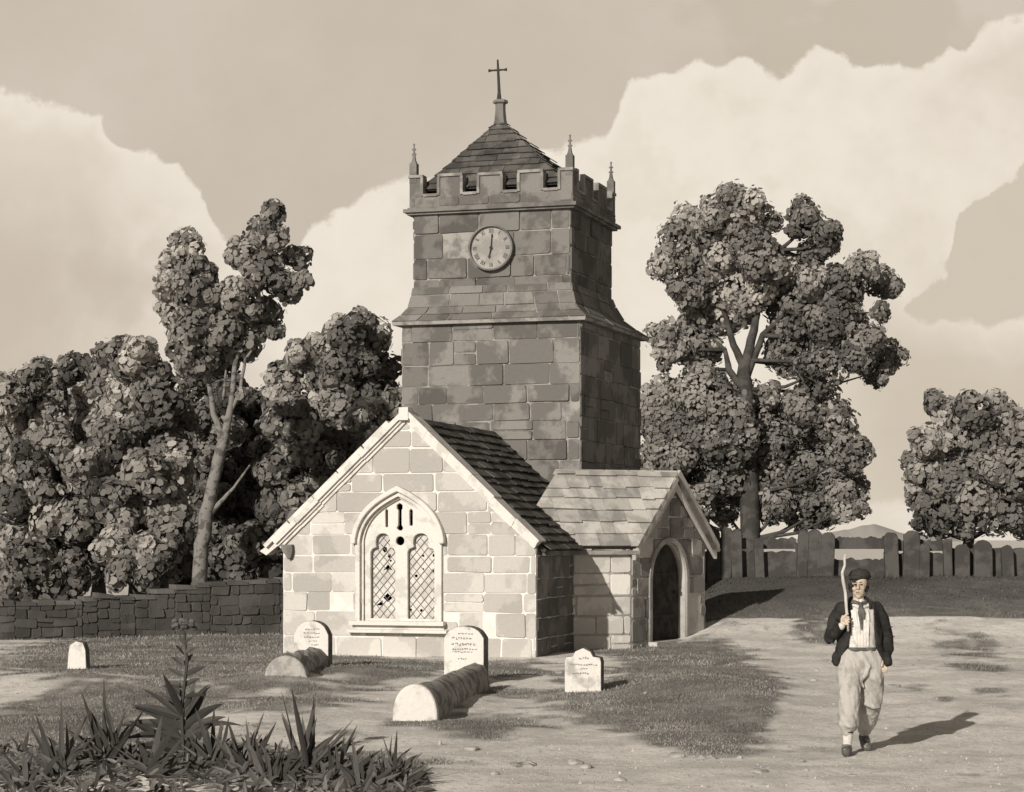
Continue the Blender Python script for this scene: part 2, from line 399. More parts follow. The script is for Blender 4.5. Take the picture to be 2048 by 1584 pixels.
# grass patches: centre px, py, half sizes in px, weight
PATCH = [(930, 1375, 90, 14, .5), (620, 1345, 60, 14, .6), (1165, 1392, 60, 10, .7), (840, 1450, 70, 9, .6), (745, 1352, 110, 34, 1), (600, 1410, 120, 30, .8), (520, 1330, 120, 45, .7), (1380, 1365, 170, 62, 1.1), (1480, 1410, 80, 48, 1.2), (1230, 1412, 110, 26, .9),
         (940, 1455, 130, 26, .9), (1400, 1478, 130, 34, 1.05), (1300, 1440, 110, 26, .7), (1060, 1390, 90, 22, .5), (1000, 1345, 60, 18, .6), (1140, 1362, 40, 12, .8),
         (1960, 1340, 70, 14, .8), (1900, 1240, 120, 16, .7), (1830, 1375, 40, 9, .7), (1980, 1385, 60, 10, .8), (1940, 1300, 80, 14, .6), (1630, 1290, 60, 8, .6), (1700, 1190, 260, 46, 1.3), (1950, 1165, 200, 36, 1.2),
         (1580, 1218, 200, 50, 1.5), (1900, 1190, 200, 36, 1.2), (200, 1310, 260, 40, .95), (420, 1290, 220, 36, .9), (230, 1400, 190, 26, .75), (100, 1440, 180, 34, .9), (330, 1420, 200, 40, .5), (1250, 1300, 170, 12, .8),
         (860, 1335, 260, 16, .8), (250, 1530, 560, 60, 1.0), (700, 1560, 160, 40, 1.0), (260, 1355, 330, 26, .45), (420, 1345, 160, 30, .5), (1890, 1400, 25, 8, .8), (1370, 1320, 100, 18, .8)]
def GM(x, y):
    yy = np.maximum(y, 3.0); px = CX + F * x / yy; py = HY + F * EYE / yy
    g = np.zeros_like(px)
    for (a, b, rx, ry, w) in PATCH: g = g + w * np.exp(-(((px - a) / rx) ** 2 + ((py - b) / ry) ** 2) ** 1.3)
    g = g + (vnoise(x, y, 1.1, 5) - .5) * .55 + (vnoise(x, y, .35, 6) - .5) * .5 + (vnoise(x, y * .5, .12, 7) - .5) * .25
    g = np.where(y > 40, np.maximum(g, .9 * (1 - ss(y, 62, 75))), g)
    return ss(g, .26, .66)
def axis(lo, hi, step, far, g=1.22):
    a = list(np.arange(lo, hi, step)); s = step; v_ = a[-1]
    while v_ < far: s *= g; v_ += s; a.append(v_)
    s = step; v_ = lo
    b = []
    while v_ > -far: s *= g; v_ -= s; b.append(v_)
    return np.array(b[::-1] + a)
xs = axis(-13, 13, .085, 9000); ys = axis(13, 52, .10, 9000)
GXX, GYY = np.meshgrid(xs, ys); GZ = H(GXX, GYY)
nx_, ny_ = len(xs), len(ys)
me = bpy.data.meshes.new('ground'); me.vertices.add(nx_ * ny_)
me.vertices.foreach_set('co', np.stack([GXX, GYY, GZ], -1).reshape(-1).astype(np.float32))
ii = np.arange(nx_ * ny_).reshape(ny_, nx_); q = np.stack([ii[:-1, :-1], ii[:-1, 1:], ii[1:, 1:], ii[1:, :-1]], -1).reshape(-1, 4)
me.loops.add(q.size); me.loops.foreach_set('vertex_index', q.reshape(-1).astype(np.int32)); me.polygons.add(len(q))
me.polygons.foreach_set('loop_start', np.arange(0, q.size, 4, dtype=np.int32)); me.polygons.foreach_set('loop_total', np.full(len(q), 4, dtype=np.int32))
BK = lambda x, y: ss(y, 37.5, 43) * ss(CX + F * x / np.maximum(y, 3), 1300, 1420) * (1 - ss(y, 60, 80)) * (.75 + .25 * ss(CX + F * x / np.maximum(y, 3) - 1800 + (y - 43) * -40, 150, -150))  # mask of the shade on the bank, put into turf and blade colour
gb = me.attributes.new('bank_shade', 'FLOAT', 'POINT'); gb.data.foreach_set('value', BK(GXX, GYY).reshape(-1).astype(np.float32))
ga = me.attributes.new('grassy', 'FLOAT', 'POINT'); ga.data.foreach_set('value', GM(GXX, GYY).reshape(-1).astype(np.float32))
me.update(calc_edges=True); me.polygons.foreach_set('use_smooth', [True] * len(me.polygons))
gm = bpy.data.materials.new('churchyard_ground'); gm.use_nodes = True; t = gm.node_tree; t.nodes.clear(); N = NT(t)
pos = N.n('ShaderNodeNewGeometry').outputs['Position']; ga_ = N.n('ShaderNodeAttribute', attribute_name='grassy').outputs['Fac']
sxyz = N.n('ShaderNodeSeparateXYZ'); t.links.new(pos, sxyz.inputs[0])
earth = N.mix(N.sm(N.noise(pos, 1.1, 5, .6), .42, .6), (*sep(.80), 1), (*sep(.64), 1))
earth = N.mix(N.m('MULTIPLY', N.sm(N.noise(pos, 9, 6, .75), .50, .62), .7), earth, (*sep(.48), 1))
turf = N.mix(N.sm(N.noise(pos, 1.6, 5, .6), .42, .56), (*sep(.31), 1), (*sep(.21), 1))
turf = N.mix(N.m('MULTIPLY', N.sm(N.noise(pos, 16, 4, .7), .5, .64), .6), turf, (*sep(.17), 1))
turf = N.mix(N.m('MULTIPLY', N.n('ShaderNodeAttribute', attribute_name='bank_shade').outputs['Fac'], .85), turf, (*sep(.085), 1))  # turf darkened to carry the shade on the bank
far = N.sm(sxyz.outputs[1], 70, 90)
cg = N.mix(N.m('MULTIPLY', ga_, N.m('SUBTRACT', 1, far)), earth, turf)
b = N.n('ShaderNodeBsdfPrincipled'); t.links.new(cg, b.inputs['Base Color']); b.inputs['Roughness'].default_value = .95; b.inputs['Specular IOR Level'].default_value = .1
bp = N.n('ShaderNodeBump'); bp.inputs['Strength'].default_value = .5; bp.inputs['Distance'].default_value = .04; t.links.new(N.noise(pos, 18, 6, .7), bp.inputs['Height']); t.links.new(bp.outputs[0], b.inputs['Normal'])
t.links.new(b.outputs[0], N.n('ShaderNodeOutputMaterial').inputs[0])
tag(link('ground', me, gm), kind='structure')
# far hill
mb = MB(); hp = []
for i in range(60):
    a = i / 59; x = -300 + 1000 * a
    hp.append((x, 20 + 0 * a))
hx = np.linspace(0, 1, 90); rows = []
for j in range(12):
    w = j / 11
    prof = 23 * np.exp(-((hx - .46) / .17) ** 2) + 10 * np.exp(-((hx - .2) / .15) ** 2) + 9 * np.exp(-((hx - .8) / .2) ** 2) + 3 * vnoise(hx * 40, hx * 0, 1.5, 4)
    rows.append([(CX + 0) * 0 + ((1620 + 330 * a_ - CX) / F) * 2600 for a_ in hx])
    for i, a_ in enumerate(hx): mb.v.append((((1590 + 330 * a_ - CX) / F) * (2600 + 500 * w), 2600 + 500 * w, float(prof[i]) * math.sin(math.pi * w) - 1.0))
for j in range(11):
    for i in range(89): mb.f.append((j * 90 + i, j * 90 + i + 1, (j + 1) * 90 + i + 1, (j + 1) * 90 + i)); mb.m.append(0); mb.s.append(1.0)
tag(mb.build('hill', M['hill'], None, True), kind='structure')

# ------------------------------------------------------------------ church
TH = R(16); XU = Vector((math.cos(TH), -math.sin(TH), 0)); YU = Vector((math.sin(TH), math.cos(TH), 0)); ZU = Vector((0, 0, 1))
def on_face(O, U, px, py):
    k = (px - CX) / F; s = (k * O[1] - O[0]) / (U[0] - k * U[1]); D = O[1] + s * U[1]; return s, EYE + (HY - py) * D / F
NW = 4.62; C0 = Vector((.408, 34.0, 0)); L0 = C0 - XU * NW          # right and left foot of the gable
EZ = 1.95; AZ = 4.05; NL = 5.42
church = empty('church', (L0 + XU * NW / 2), 'small stone church with pale gabled nave, grey battlemented clock tower and side porch', 'church')
ZB = -.35
def join2(name, a, b, mats, parent):
    bm = bmesh.new(); bm.from_mesh(a); n0 = len(bm.faces); bm.from_mesh(b); bm.faces.ensure_lookup_table()
    for i, f in enumerate(bm.faces): f.material_index = 0 if i < n0 else 1
    me = bpy.data.meshes.new(name); bm.to_mesh(me); bm.free(); mi = [p.material_index for p in me.polygons]; o = link(name, me, mats, parent); me.polygons.foreach_set('material_index', mi); return o
def cut(me, cutter):
    co = bpy.data.objects.new('cut', cutter); COL.objects.link(co)
    r = applied(me, [('BOOLEAN', dict(operation='DIFFERENCE', object=co, solver='EXACT', use_self=False))]); bpy.data.objects.remove(co); return r

# window geometry in photo-zoom units -> metres on the gable
WS = 1 / 5.109 * 34.65 / F
ws, wz = on_face(L0, XU, 690 + 552 / 5.109, 960 + 1440 / 5.109)
WO = L0 + XU * ws + ZU * wz
def wq(x, y): return ((x - 552) * WS * 1.03, (1440 - y) * WS)
def arch(xl, xr, ys_, apex, base, n=12):
    """pointed arch outline from base up, in metres"""
    (ax, ay_), (bx, _), (cx_, cy), (_, by) = wq(xl, ys_), wq(xr, ys_), wq((xl + xr) / 2, apex), wq(xl, base)
    L_ = math.hypot(cx_ - ax, cy - ay_); nx, nz = -(cy - ay_) / L_, (cx_ - ax) / L_; sg = .135 * L_; lf = []
    for i in range(n + 1):
        t_ = i / n; bow = 4 * t_ * (1 - t_) * sg * (1.25 - .5 * t_); lf.append((ax + (cx_ - ax) * t_ + nx * bow, ay_ + (cy - ay_) * t_ + nz * bow))
    pts = [(ax, by)] + lf + [(2 * cx_ - x_, z_) for x_, z_ in lf[-2::-1]]
    pts.append((bx, by)); return pts
opening = arch(150, 960, 610, 165, 1440)
gable = [(0, ZB), (NW, ZB), (NW, EZ), (NW / 2 + .0, AZ), (0, EZ)]
TWALL = .32
P3 = lambda p, h: L0 + XU * p[0] + ZU * p[1] - YU * h
cutter = plate([opening], 1.2, WO + YU * .6, XU, ZU, -YU)
mb = MB(); mb.prism([P3(p, 0) for p in gable], YU * TWALL); wa = cut(mb.mesh('g'), cutter.copy())
mb = MB(); blocks(mb, L0, XU, ZU, -YU, gable, (.30, .44), (.42, .95), .012, .014, 1, (.80, 1.08), back=False, fuse=.25, opening=[(ws + p[0], wz + p[1]) for p in opening]); wb = mb.mesh('g')
o = join2('gable_wall', wa, wb, [M['pale_mortar'], M['pale']], church)
tag(o, 'pale sunlit gable wall')
# side walls of the nave
C1 = C0 + YU * NL; L1 = L0 + YU * NL
mb = MB(); YW = (C0 + YU * .001)
mb.box((C0 + C1) / 2 - XU * .15 + ZU * ((EZ + ZB) / 2) + YU * (TWALL / 2), XU * .15, YU * (NL / 2 - TWALL / 2), ZU * ((EZ - ZB) / 2))
blocks(mb, C0 - XU * .0, YU, ZU, XU, [(0, ZB), (NL, ZB), (NL, EZ - .02), (0, EZ - .02)], (.30, .42), (.35, .75), .012, .02, 1, (.75, 1.2), back=False)
mb.box((L0 + L1) / 2 + XU * .15 + ZU * ((EZ + ZB) / 2) + YU * (TWALL / 2), XU * .15, YU * (NL / 2 - TWALL / 2), ZU * ((EZ - ZB) / 2))
blocks(mb, L0, YU, ZU, -XU, [(0, ZB), (NL, ZB), (NL, EZ - .02), (0, EZ - .02)], (.30, .42), (.35, .75), .012, .02, 1, back=False)
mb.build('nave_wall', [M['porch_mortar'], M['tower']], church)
# nave roof: slab + slates
GA = L0 + XU * (NW / 2) + ZU * (AZ + .02)
mb = MB()
for sgn, E in ((1, C0), (-1, L0)):
    eave = E + ZU * (EZ + .02) + XU * sgn * .16 - ZU * .145; V_ = (GA - eave); V_.y = V_.y; 
    V_ = GA - eave; sl = V_.length; Vn = V_.normalized(); Nn = (YU.cross(Vn) * (1 if sgn < 0 else -1)).normalized()
    if Nn.z < 0: Nn = -Nn
    a = .10
    mb.prism([eave + YU * a, eave + YU * (NL), eave + YU * (NL) + V_, eave + YU * a + V_], -Nn * .07)
    mb2 = MB() if False else mb
    slates(mb, eave + YU * a + Nn * .002, YU, Vn, Nn, [(0, -.05), (NL - a, -.05), (NL - a, sl), (0, sl)], .23, (.25, .6), .02)
for k in range(9):       # ridge stones
    mb.prism([GA + YU * (.12 + k * .59) + p + ZU * random.uniform(0, .015) for p in (-XU * .13 - ZU * .03, ZU * .075, XU * .13 - ZU * .03)], YU * .575, 1, random.uniform(.6, 1))
mb.build('nave_roof', [M['board'], M['slate']], church)
# eaves course
mb = MB(); e0 = C0 + YU * .3
mb.box(C0 + YU * (NL / 2 + .1) + XU * .075 + ZU * (EZ - .17), XU * .07, YU * (NL / 2 - .12), ZU * .045, 0)
mb.build('eaves_course', [M['tower']], church); mb = MB()
mb.box(L0 + YU * (NL / 2 + .1) - XU * .075 + ZU * (EZ - .17), XU * .07, YU * (NL / 2 - .12), ZU * .045, 0)
mb.build('eaves_course', [M['tower']], church)
# gable coping: two mouldings per side, built of several stones, and kneelers
apexp = L0 + XU * (NW / 2 - .02) + ZU * (AZ + .16)
for sgn, E, nst in ((1, C0, 6), (-1, L0, 6)):
    mb = MB()
    foot = E + XU * sgn * (.06 if sgn > 0 else .12) + ZU * (EZ + .0 if sgn > 0 else EZ - .0)
    V_ = apexp - foot; sl = V_.length; Vn = V_.normalized(); Nn = Vn.cross(YU).normalized(); Nn = Nn if Nn.z > 0 else -Nn
    for k in range(nst):
        a0 = sl * k / nst + (.004 if k else 0); a1 = sl * (k + 1) / nst
        j = random.uniform(-.016, .016)
        base = foot + Nn * j
        for (w0, w1, d0, d1) in ((-.13, -.075, -.05, .28), (-.075, -.03, -.09, .30), (-.03, .05, -.14, .33)):
            q = [base + Vn * a0 + Nn * w0 - YU * -d0, base + Vn * a1 + Nn * w0 - YU * -d0, base + Vn * a1 + Nn * w1 - YU * -d0, base + Vn * a0 + Nn * w1 - YU * -d0]
            mb.prism(q, YU * (d1 - d0), 0, 1)
    if sgn < 0:        # second, set-back verge slabs on the left slope
        for k in range(5):
            a0 = sl * (k * .19) - .18 + random.uniform(-.02, .02); b_ = foot + Nn * (.05 + random.uniform(0, .012)) - XU * .0
            q = [b_ + Vn * a0, b_ + Vn * (a0 + sl * .185), b_ + Vn * (a0 + sl * .185) + Nn * .075, b_ + Vn * a0 + Nn * .075]
            mb.prism([p_ + YU * -.08 for p_ in q], YU * .42, 0, 1)
        q = [foot - Vn * .30 + Nn * -.02, foot - Vn * .0 + Nn * -.05, foot + Nn * .055, foot - Vn * .34 + Nn * .12]
        mb.prism([p_ + YU * .0 for p_ in q], YU * .3, 0, 1)
    mb.build('gable_coping', [M['trim']], church)
mb = MB(); mb.box(apexp - ZU * .03 - YU * .01, XU * .085, YU * .15, ZU * .11); mb.build('apex_stone', [M['trim']], church)
k0 = L0 + ZU * (EZ - .1) + XU * .08
mb = MB(); mb.prism([k0 + XU * x + ZU * z for x, z in ((-.1, .07), (.12, .07), (.13, -.03), (.10, -.16), (.04, -.19), (.0, -.12), (-.06, -.05))], -YU * .10)
mb.build('kneeler', [M['tower']], church)
# window
win = bpy.data.objects.new('window', None); COL.objects.link(win); win.parent = church; win.location = WO - Vector(church.location); 
def circ(cx_, cy, r, n=14, ry=None): return [wq(cx_ + r * math.cos(2 * math.pi * i / n), cy + (ry or r) * math.sin(2 * math.pi * i / n)) for i in range(n)]
def light_head(xl, xr, y0):
    cx_ = (xl + xr) / 2; w = (xr - xl) / 2; pts = [wq(xl, y0), wq(xl, 735), wq(xl + 18, 700), wq(cx_ - w * .55, 680), wq(cx_ - w * .60, 640)]
    for i in range(9):
        a = math.pi * (1 - i / 8); pts.append(wq(cx_ + w * .58 * math.cos(a), 610 - 72 * math.sin(a)))
    pts += [wq(cx_ + w * .60, 640), wq(cx_ + w * .55, 680), wq(xr - 18, 700), wq(xr, 735), wq(xr, y0)]
    return pts
lL = light_head(232, 506, 1425); lR = light_head(622, 915, 1425)
def slot(cx_, t_, b_, w): return [wq(cx_ - w, b_ - 12), wq(cx_ - w, t_ + w), wq(cx_, t_ - 4), wq(cx_ + w, t_ + w), wq(cx_ + w, b_ - 12), wq(cx_, b_ + 6)]
s1 = slot(408, 285, 490, 20); s3 = slot(665, 285, 475, 24)
s2 = [wq(525, 455), wq(525, 310), wq(508, 290), wq(508, 250), wq(545, 225), wq(582, 250), wq(582, 290), wq(572, 310), wq(572, 455), wq(590, 490), wq(570, 525), wq(530, 520), wq(505, 490)]
tr = plate([arch(175, 940, 612, 185, 1435), lL, lR, s1, s2, s3, circ(550, 622, 52, 12, 54)], .09, WO + YU * .15, XU, ZU, -YU, .012)
link('tracery', tr, M['trim'], win)
# moulded frame (two orders) and hood mould
fr = plate([arch(108, 1002, 612, 120, 1440), arch(150, 960, 612, 165, 1452)], .07, WO - YU * .002 + YU * 0, XU, ZU, -YU, .012); link('frame', fr, M['trim'], win)
fr = plate([arch(150, 960, 612, 166, 1441), arch(176, 938, 612, 190, 1453)], .09, WO + YU * .10, XU, ZU, -YU, .01); link('frame', fr, M['trim'], win)
hd = arch(78, 1035, 600, 70, 640); hi_ = arch(110, 1000, 600, 108, 640)
hood = plate([hd + hi_[::-1]], .15, WO - YU * .0, XU, ZU, -YU, .015); link('hood_mould', hood, M['trim'], win)
mb = MB(); sa, sb = wq(60, 1440), wq(1045, 1500)
mb.box(WO + XU * (sa[0] + sb[0]) / 2 + ZU * (-.035) - YU * .03, XU * (sb[0] - sa[0]) / 2, YU * .15, ZU * .035)
mb.box(WO + XU * (sa[0] + sb[0]) / 2 + ZU * (-.11) - YU * .0, XU * ((sb[0] - sa[0]) / 2 - .02), YU * .06, ZU * .035)
mb.box(WO + XU * (sa[0] + sb[0]) / 2 + ZU * (-.175) - YU * .05, XU * ((sb[0] - sa[0]) / 2 + .05), YU * .12, ZU * .028)
mb.build('sill', [M['trim']], win)
def hole(cx_, cy, r, rx=None, n=6): return [wq(cx_ + (rx or r) * math.cos(2 * math.pi * i / n + .4), cy + r * math.sin(2 * math.pi * i / n + .4) * random.uniform(.8, 1.1)) for i in range(n)]
GO = WO + YU * .155
for outl, holes in ((lL, [[wq(352, 1205), wq(400, 1158), wq(452, 1208), wq(402, 1252)], [wq(280, 1285), wq(345, 1232), wq(352, 1288)], hole(372, 712, 34, 26, 5), hole(420, 778, 26, 20, 5), hole(432, 826, 13),
                           [wq(352, 925), wq(405, 862), wq(455, 928), wq(415, 912), wq(402, 945), wq(392, 912)]]),
                    (lR, [hole(700, 980, 18), hole(755, 1335, 17), hole(775, 775, 14), hole(885, 770, 16), hole(875, 930, 17), hole(640, 1330, 18), hole(775, 910, 11)])):
    xs_ = [p[0] for p in outl]; zs_ = [p[1] for p in outl]
    grow = [((p[0] - sum(xs_) / len(xs_)) * 1.08 + sum(xs_) / len(xs_), p[1] + (.02 if p[1] > .5 else -.01)) for p in outl]
    link('pane', plate([grow] + holes, .006, GO + YU * .012, XU, ZU, -YU), M['glass'], win)
    # diamond leading inside this light
    mb = MB(); x0, x1, z0, z1 = min(xs_) - .01, max(xs_) + .01, min(zs_), max(zs_) - .02; st = .165; asp = 1.15
    for fam in (1, -1):
        for k in range(-12, 26):
            c_ = k * st + (0 if fam > 0 else .03); pts = []
            # line z - z0 = fam*asp*(x-x0) + c
            for (x, z) in ((x0, z0 + c_), (x1, z0 + fam * asp * (x1 - x0) + c_)): pts.append((x, z))
            (xa, za), (xb, zb) = pts
            lo_, hi__ = z0, z1
            t0, t1 = 0, 1
            dz_ = zb - za
            for bound, keep in ((lo_, 1), (hi__, -1)):
                da, db = keep * (za - bound), keep * (zb - bound)
                if da < 0 and db < 0: t0, t1 = 1, 0; break
                if da < 0: t0 = max(t0, da / (da - db))
                if db < 0: t1 = min(t1, da / (da - db))
            if t1 - t0 < .05: continue
            A_ = (xa + (xb - xa) * t0, za + dz_ * t0); B_ = (xa + (xb - xa) * t1, za + dz_ * t1)
            # stay under the shoulders
            pa, pb = (GO + XU * A_[0] + ZU * A_[1]), (GO + XU * B_[0] + ZU * B_[1]); dd = (pb - pa).normalized(); sd_ = dd.cross(YU)
            mb.prism([pa - sd_ * .0042, pb - sd_ * .0042, pb + sd_ * .0042, pa + sd_ * .0042], -YU * .012)
    mb.build('lead_lattice', [M['lead']], win)
mb = MB(); mb.box(WO + ZU * 1.15 + YU * .42, XU * .95, YU * .012, ZU * 1.3); mb.build('interior_dark_sheet', [M['dark_in']], win)  # near-black sheet standing in for the unlit interior

# ---- tower
FR = Vector((1.336, 39.3, 0)); FL = Vector((-2.21, 40.3, 0)); BR = Vector((2.77, 43.3, 0)); BL = FL + (BR - FR)
ufr = Vector((1.147, 39.55, 0)); ufl = Vector((-1.98, 40.45, 0)); ubr = Vector((2.10, 42.4, 0)); ubl = ufl + (ubr - ufr)
def ring_out(ring, d):
    """offset a plan ring outwards by d"""
    n = len(ring); out = []
    for i in range(n):
        a, b, c_ = ring[i - 1], ring[i], ring[(i + 1) % n]; e1 = (b - a).normalized(); e2 = (c_ - b).normalized()
        n1 = Vector((e1.y, -e1.x, 0)); n2 = Vector((e2.y, -e2.x, 0)); bis = (n1 + n2).normalized(); out.append(b + bis * (d / max(.3, bis.dot(n1))))
    return out
LOW = [FL, FR, BR, BL]; UPP = [ufl, ufr, ubr, ubl]
def zat(py, D): return EYE + (HY - py) * D / F
ZS0 = zat(635, 39.3); ZS1 = zat(578, 39.5); ZC = zat(408, 39.5); ZP = zat(378, 39.5); ZM = zat(341, 39.5)
def stage(mb, ring, z0, z1, sh=(.72, 1.22), rh=(.34, .5), bw=(.45, .95), taper=None):
    n = len(ring); r2 = taper or ring
    for i in range(n):
        a, b = ring[i], ring[(i + 1) % n]; U_ = (b - a).normalized(); L_ = (b - a).length; Nn = Vector((U_.y, -U_.x, 0))
        mb.poly([a + ZU * z0, b + ZU * z0, b + ZU * z1, a + ZU * z1], 0)
        blocks(mb, a, U_, ZU, Nn, [(0.0, z0), (L_, z0), (L_, z1), (0, z1)], rh, bw, .010, .024, 1, sh, back=False, missing=.03, fuse=.45)
mb = MB(); stage(mb, LOW, ZB, ZS0 - .05); mb.poly([p + ZU * (ZS0 - .05) for p in LOW], 0); mb.build('tower_lower_stage', [M['tower_mortar'], M['tower']], church)
mb = MB(); stage(mb, UPP, ZS1 - .05, ZC + .02, (.52, .92)); mb.poly([p + ZU * (ZC) for p in UPP], 0); mb.build('tower_upper_stage', [M['tower_mortar'], M['tower']], church)
# sloping set-off between the stages
mb = MB(); prof = [(.15, ZS0 - .06, 0), (.16, ZS0, 0), (.07, ZS0 + .14, .25), (.03, ZS0 + .30, .62), (.015, ZS1 - .02, .9), (.0, ZS1 + .14, 1.0)]
rings = []
for d, z, t_ in prof:
    lo_ = ring_out(LOW, d); up_ = ring_out(UPP, .02 + d * .3); rings.append([a.lerp(b, t_) + ZU * z for a, b in zip(lo_, up_)])
for k in range(len(rings) - 1):
    for i in range(4):
        a, b, c_, d = rings[k][i], rings[k][(i + 1) % 4], rings[k + 1][(i + 1) % 4], rings[k + 1][i]
        mb.poly([a, b, c_, d], 0)
        if k >= 1:
            n_ = 6; x = 0.0; Nn = (b - a).cross(d - a).normalized()
            while x < 1:
                w = random.uniform(.12, .26); x1 = min(1, x + w); g_ = .004
                q = [a.lerp(b, x + g_) , a.lerp(b, x1 - g_), d.lerp(c_, x1 - g_), d.lerp(c_, x + g_)]
                e = (q[3] - q[0]) * .05; q[0] += e; q[1] += e; q[2] -= e; q[3] -= e
                mb.prism([p + Nn * .001 for p in q], Nn * random.uniform(.012, .03), 1, random.uniform(.75, 1.2)); x = x1
lowr_ = ring_out(LOW, .0); mb.poly([p for p in rings[0]][::-1], 0)
mb.build('set_off', [M['tower_mortar'], M['skirt']], church)
# string course under the parapet
mb = MB()
for d, z0, z1 in ((.17, ZC - .035, ZC + .035), (.11, ZC - .08, ZC - .036), (.10, ZC + .036, ZC + .07)):
    rg = ring_out(UPP, d); mb.prism([p + ZU * z0 for p in rg], ZU * (z1 - z0), 0, 1)
mb.build('string_course', [M['skirt']], church)
# parapet with battlements: one plate per side
par = ring_out(UPP, .07)
mb = MB()
for i, (a, b) in enumerate(((0, 1), (1, 2), (2, 3), (3, 0))):
    A_, B_ = par[a], par[b]; U_ = (B_ - A_).normalized(); L_ = (B_ - A_).length; Nn = Vector((U_.y, -U_.x, 0)); th = .2
    e = 0 if i % 2 == 0 else .2
    mer = {0: 4}.get(i % 2, 3); n = mer * 2 + 1 - 0; zt = ZM; zb_ = ZP
    mb.box(A_ + U_ * (L_ / 2) - Nn * th / 2 + ZU * ((ZC + .071 + zb_) / 2), U_ * (L_ / 2 - e), Nn * th / 2, ZU * ((zb_ - ZC - .071) / 2), 0)
    nm = 5 if i % 2 == 0 else 4
    blocks(mb, A_, U_, ZU, Nn, [(.01, ZC + .075), (L_ - .01, ZC + .075), (L_ - .01, zb_ - .03), (.01, zb_ - .03)], (.2, .3), (.35, .8), .008, .010, 2, (.7, 1.1), back=False, fuse=.3)
    wm = L_ / (nm + (nm - 1) * .72 - .9); x = 0.0
    for k in range(nm):
        w = wm * (.55 if k in (0, nm - 1) else 1.0); x0_, x1_ = x + (e if k == 0 else 0), x + w - (e if k == nm - 1 else 0)
        x += w + wm * .72
        if x1_ <= x0_ + .02: continue
        zt_ = zt + random.uniform(-.01, .02)
        mb.box(A_ + U_ * (x0_ + x1_) / 2 - Nn * th / 2 + ZU * ((zb_ + zt_) / 2 + .001), U_ * (x1_ - x0_) / 2, Nn * (th / 2 - .003), ZU * ((zt_ - zb_) / 2), 0)
        # moulded coping: cap, cheeks and crenel sill
        mb.box(A_ + U_ * (x0_ + x1_) / 2 - Nn * th / 2 + ZU * (zt_ + .025), U_ * ((x1_ - x0_) / 2 + .02), Nn * (th / 2 + .035), ZU * .028, 1)
        for xe in ([x0_] if k > 0 else []) + ([x1_] if k < nm - 1 else []):
            mb.box(A_ + U_ * xe - Nn * th / 2 + ZU * ((zb_ + zt_) / 2), U_ * .028, Nn * (th / 2 + .031), ZU * ((zt_ - zb_) / 2 - .003), 1)
        if k < nm - 1:
            mb.box(A_ + U_ * (x1_ + wm * .36) - Nn * th / 2 + ZU * (zb_ + .012), U_ * (wm * .36 - .03), Nn * (th / 2 + .033), ZU * .028, 1)
mb.build('battlement', [M['tower'], M['tower_mortar'], M['tower']], church)
# pyramid roof
mb = MB(); bse = ring_out(UPP, -.09); zb_ = ZP + .13; APX = at(1001, 243, 41.4)
mb.poly([p + ZU * zb_ for p in bse][::-1], 0)
for i in range(4):
    a, b = bse[i] + ZU * zb_, bse[(i + 1) % 4] + ZU * zb_; mb.poly([a, b, APX], 0)
    U_ = (b - a).normalized(); Nn = U_.cross(APX - a).normalized(); V_ = Nn.cross(U_).normalized(); L_ = (b - a).length
    au, av = (APX - a).dot(U_), (APX - a).dot(V_)
    slates(mb, a, U_, V_, Nn, [(0, 0), (L_, 0), (au, av)], .2, (.2, .5), .018)
mb.build('pyramid_roof', [M['board'], M['slate']], church)
cr = bpy.data.objects.new('roof_cross', None); COL.objects.link(cr); cr.parent = church; cr.location = APX - Vector(church.location)
mb = MB(); k = 41.4 / F
sh_ = [(13 * k, -12 * k), (10 * k, 3 * k), (8.5 * k, 22 * k), (8.5 * k, 34 * k), (13 * k, 37 * k), (12 * k, 42 * k), (6 * k, 44 * k)]
for j in range(len(sh_) - 1):
    (r0, z0), (r1, z1) = sh_[j], sh_[j + 1]
    mb.tube([APX + ZU * z0, APX + ZU * (z1 - .0005)], [r0 * 1.2, r1 * 1.2], 6, 0)
mb.build('pedestal', [M['skirt']], cr)
mb = MB(); zc = at(995, 140, 41.4).z; zt_ = at(995, 119, 41.4).z; cx_ = APX - XU * .03
mb.tube([Vector((cx_.x, cx_.y, APX.z + 43 * k)), Vector((cx_.x, cx_.y, APX.z + 60 * k)), Vector((cx_.x - .02, cx_.y, zc)), Vector((cx_.x - .03, cx_.y, zt_))], [.05, .032, .026, .018], 6)
mb.build('shaft', [M['iron']], cr)
mb = MB(); q = Vector((cx_.x - .025, cx_.y, zc)); mb.tube([q - XU * .2, q - XU * .12, q, q + XU * .12, q + XU * .19], [.034, .018, .024, .018, .034], 6)
mb.build('crossbar', [M['iron']], cr)
# pinnacles
for p in ring_out(UPP, .0):
    mb = MB(); z = ZM - .1
    mb.box(p + ZU * (z + .21), XU * .075, YU * .075, ZU * .2, 0); mb.box(p + ZU * (z + .43), XU * .05, YU * .05, ZU * .02, 0)
    mb.tube([p + ZU * (z + .44), p + ZU * (z + .62), p + ZU * (z + .8)], [.05, .022, .012], 6)
    for zz in (.6, .7): 
        for s_ in (-1, 1): mb.ball(p + ZU * (z + zz) + XU * s_ * .032 * (1 if zz < .65 else .8), .02, seg=6, rg=4)
    mb.ball(p + ZU * (z + .8), .022, seg=6, rg=4); mb.build('pinnacle', [M['skirt']], church)
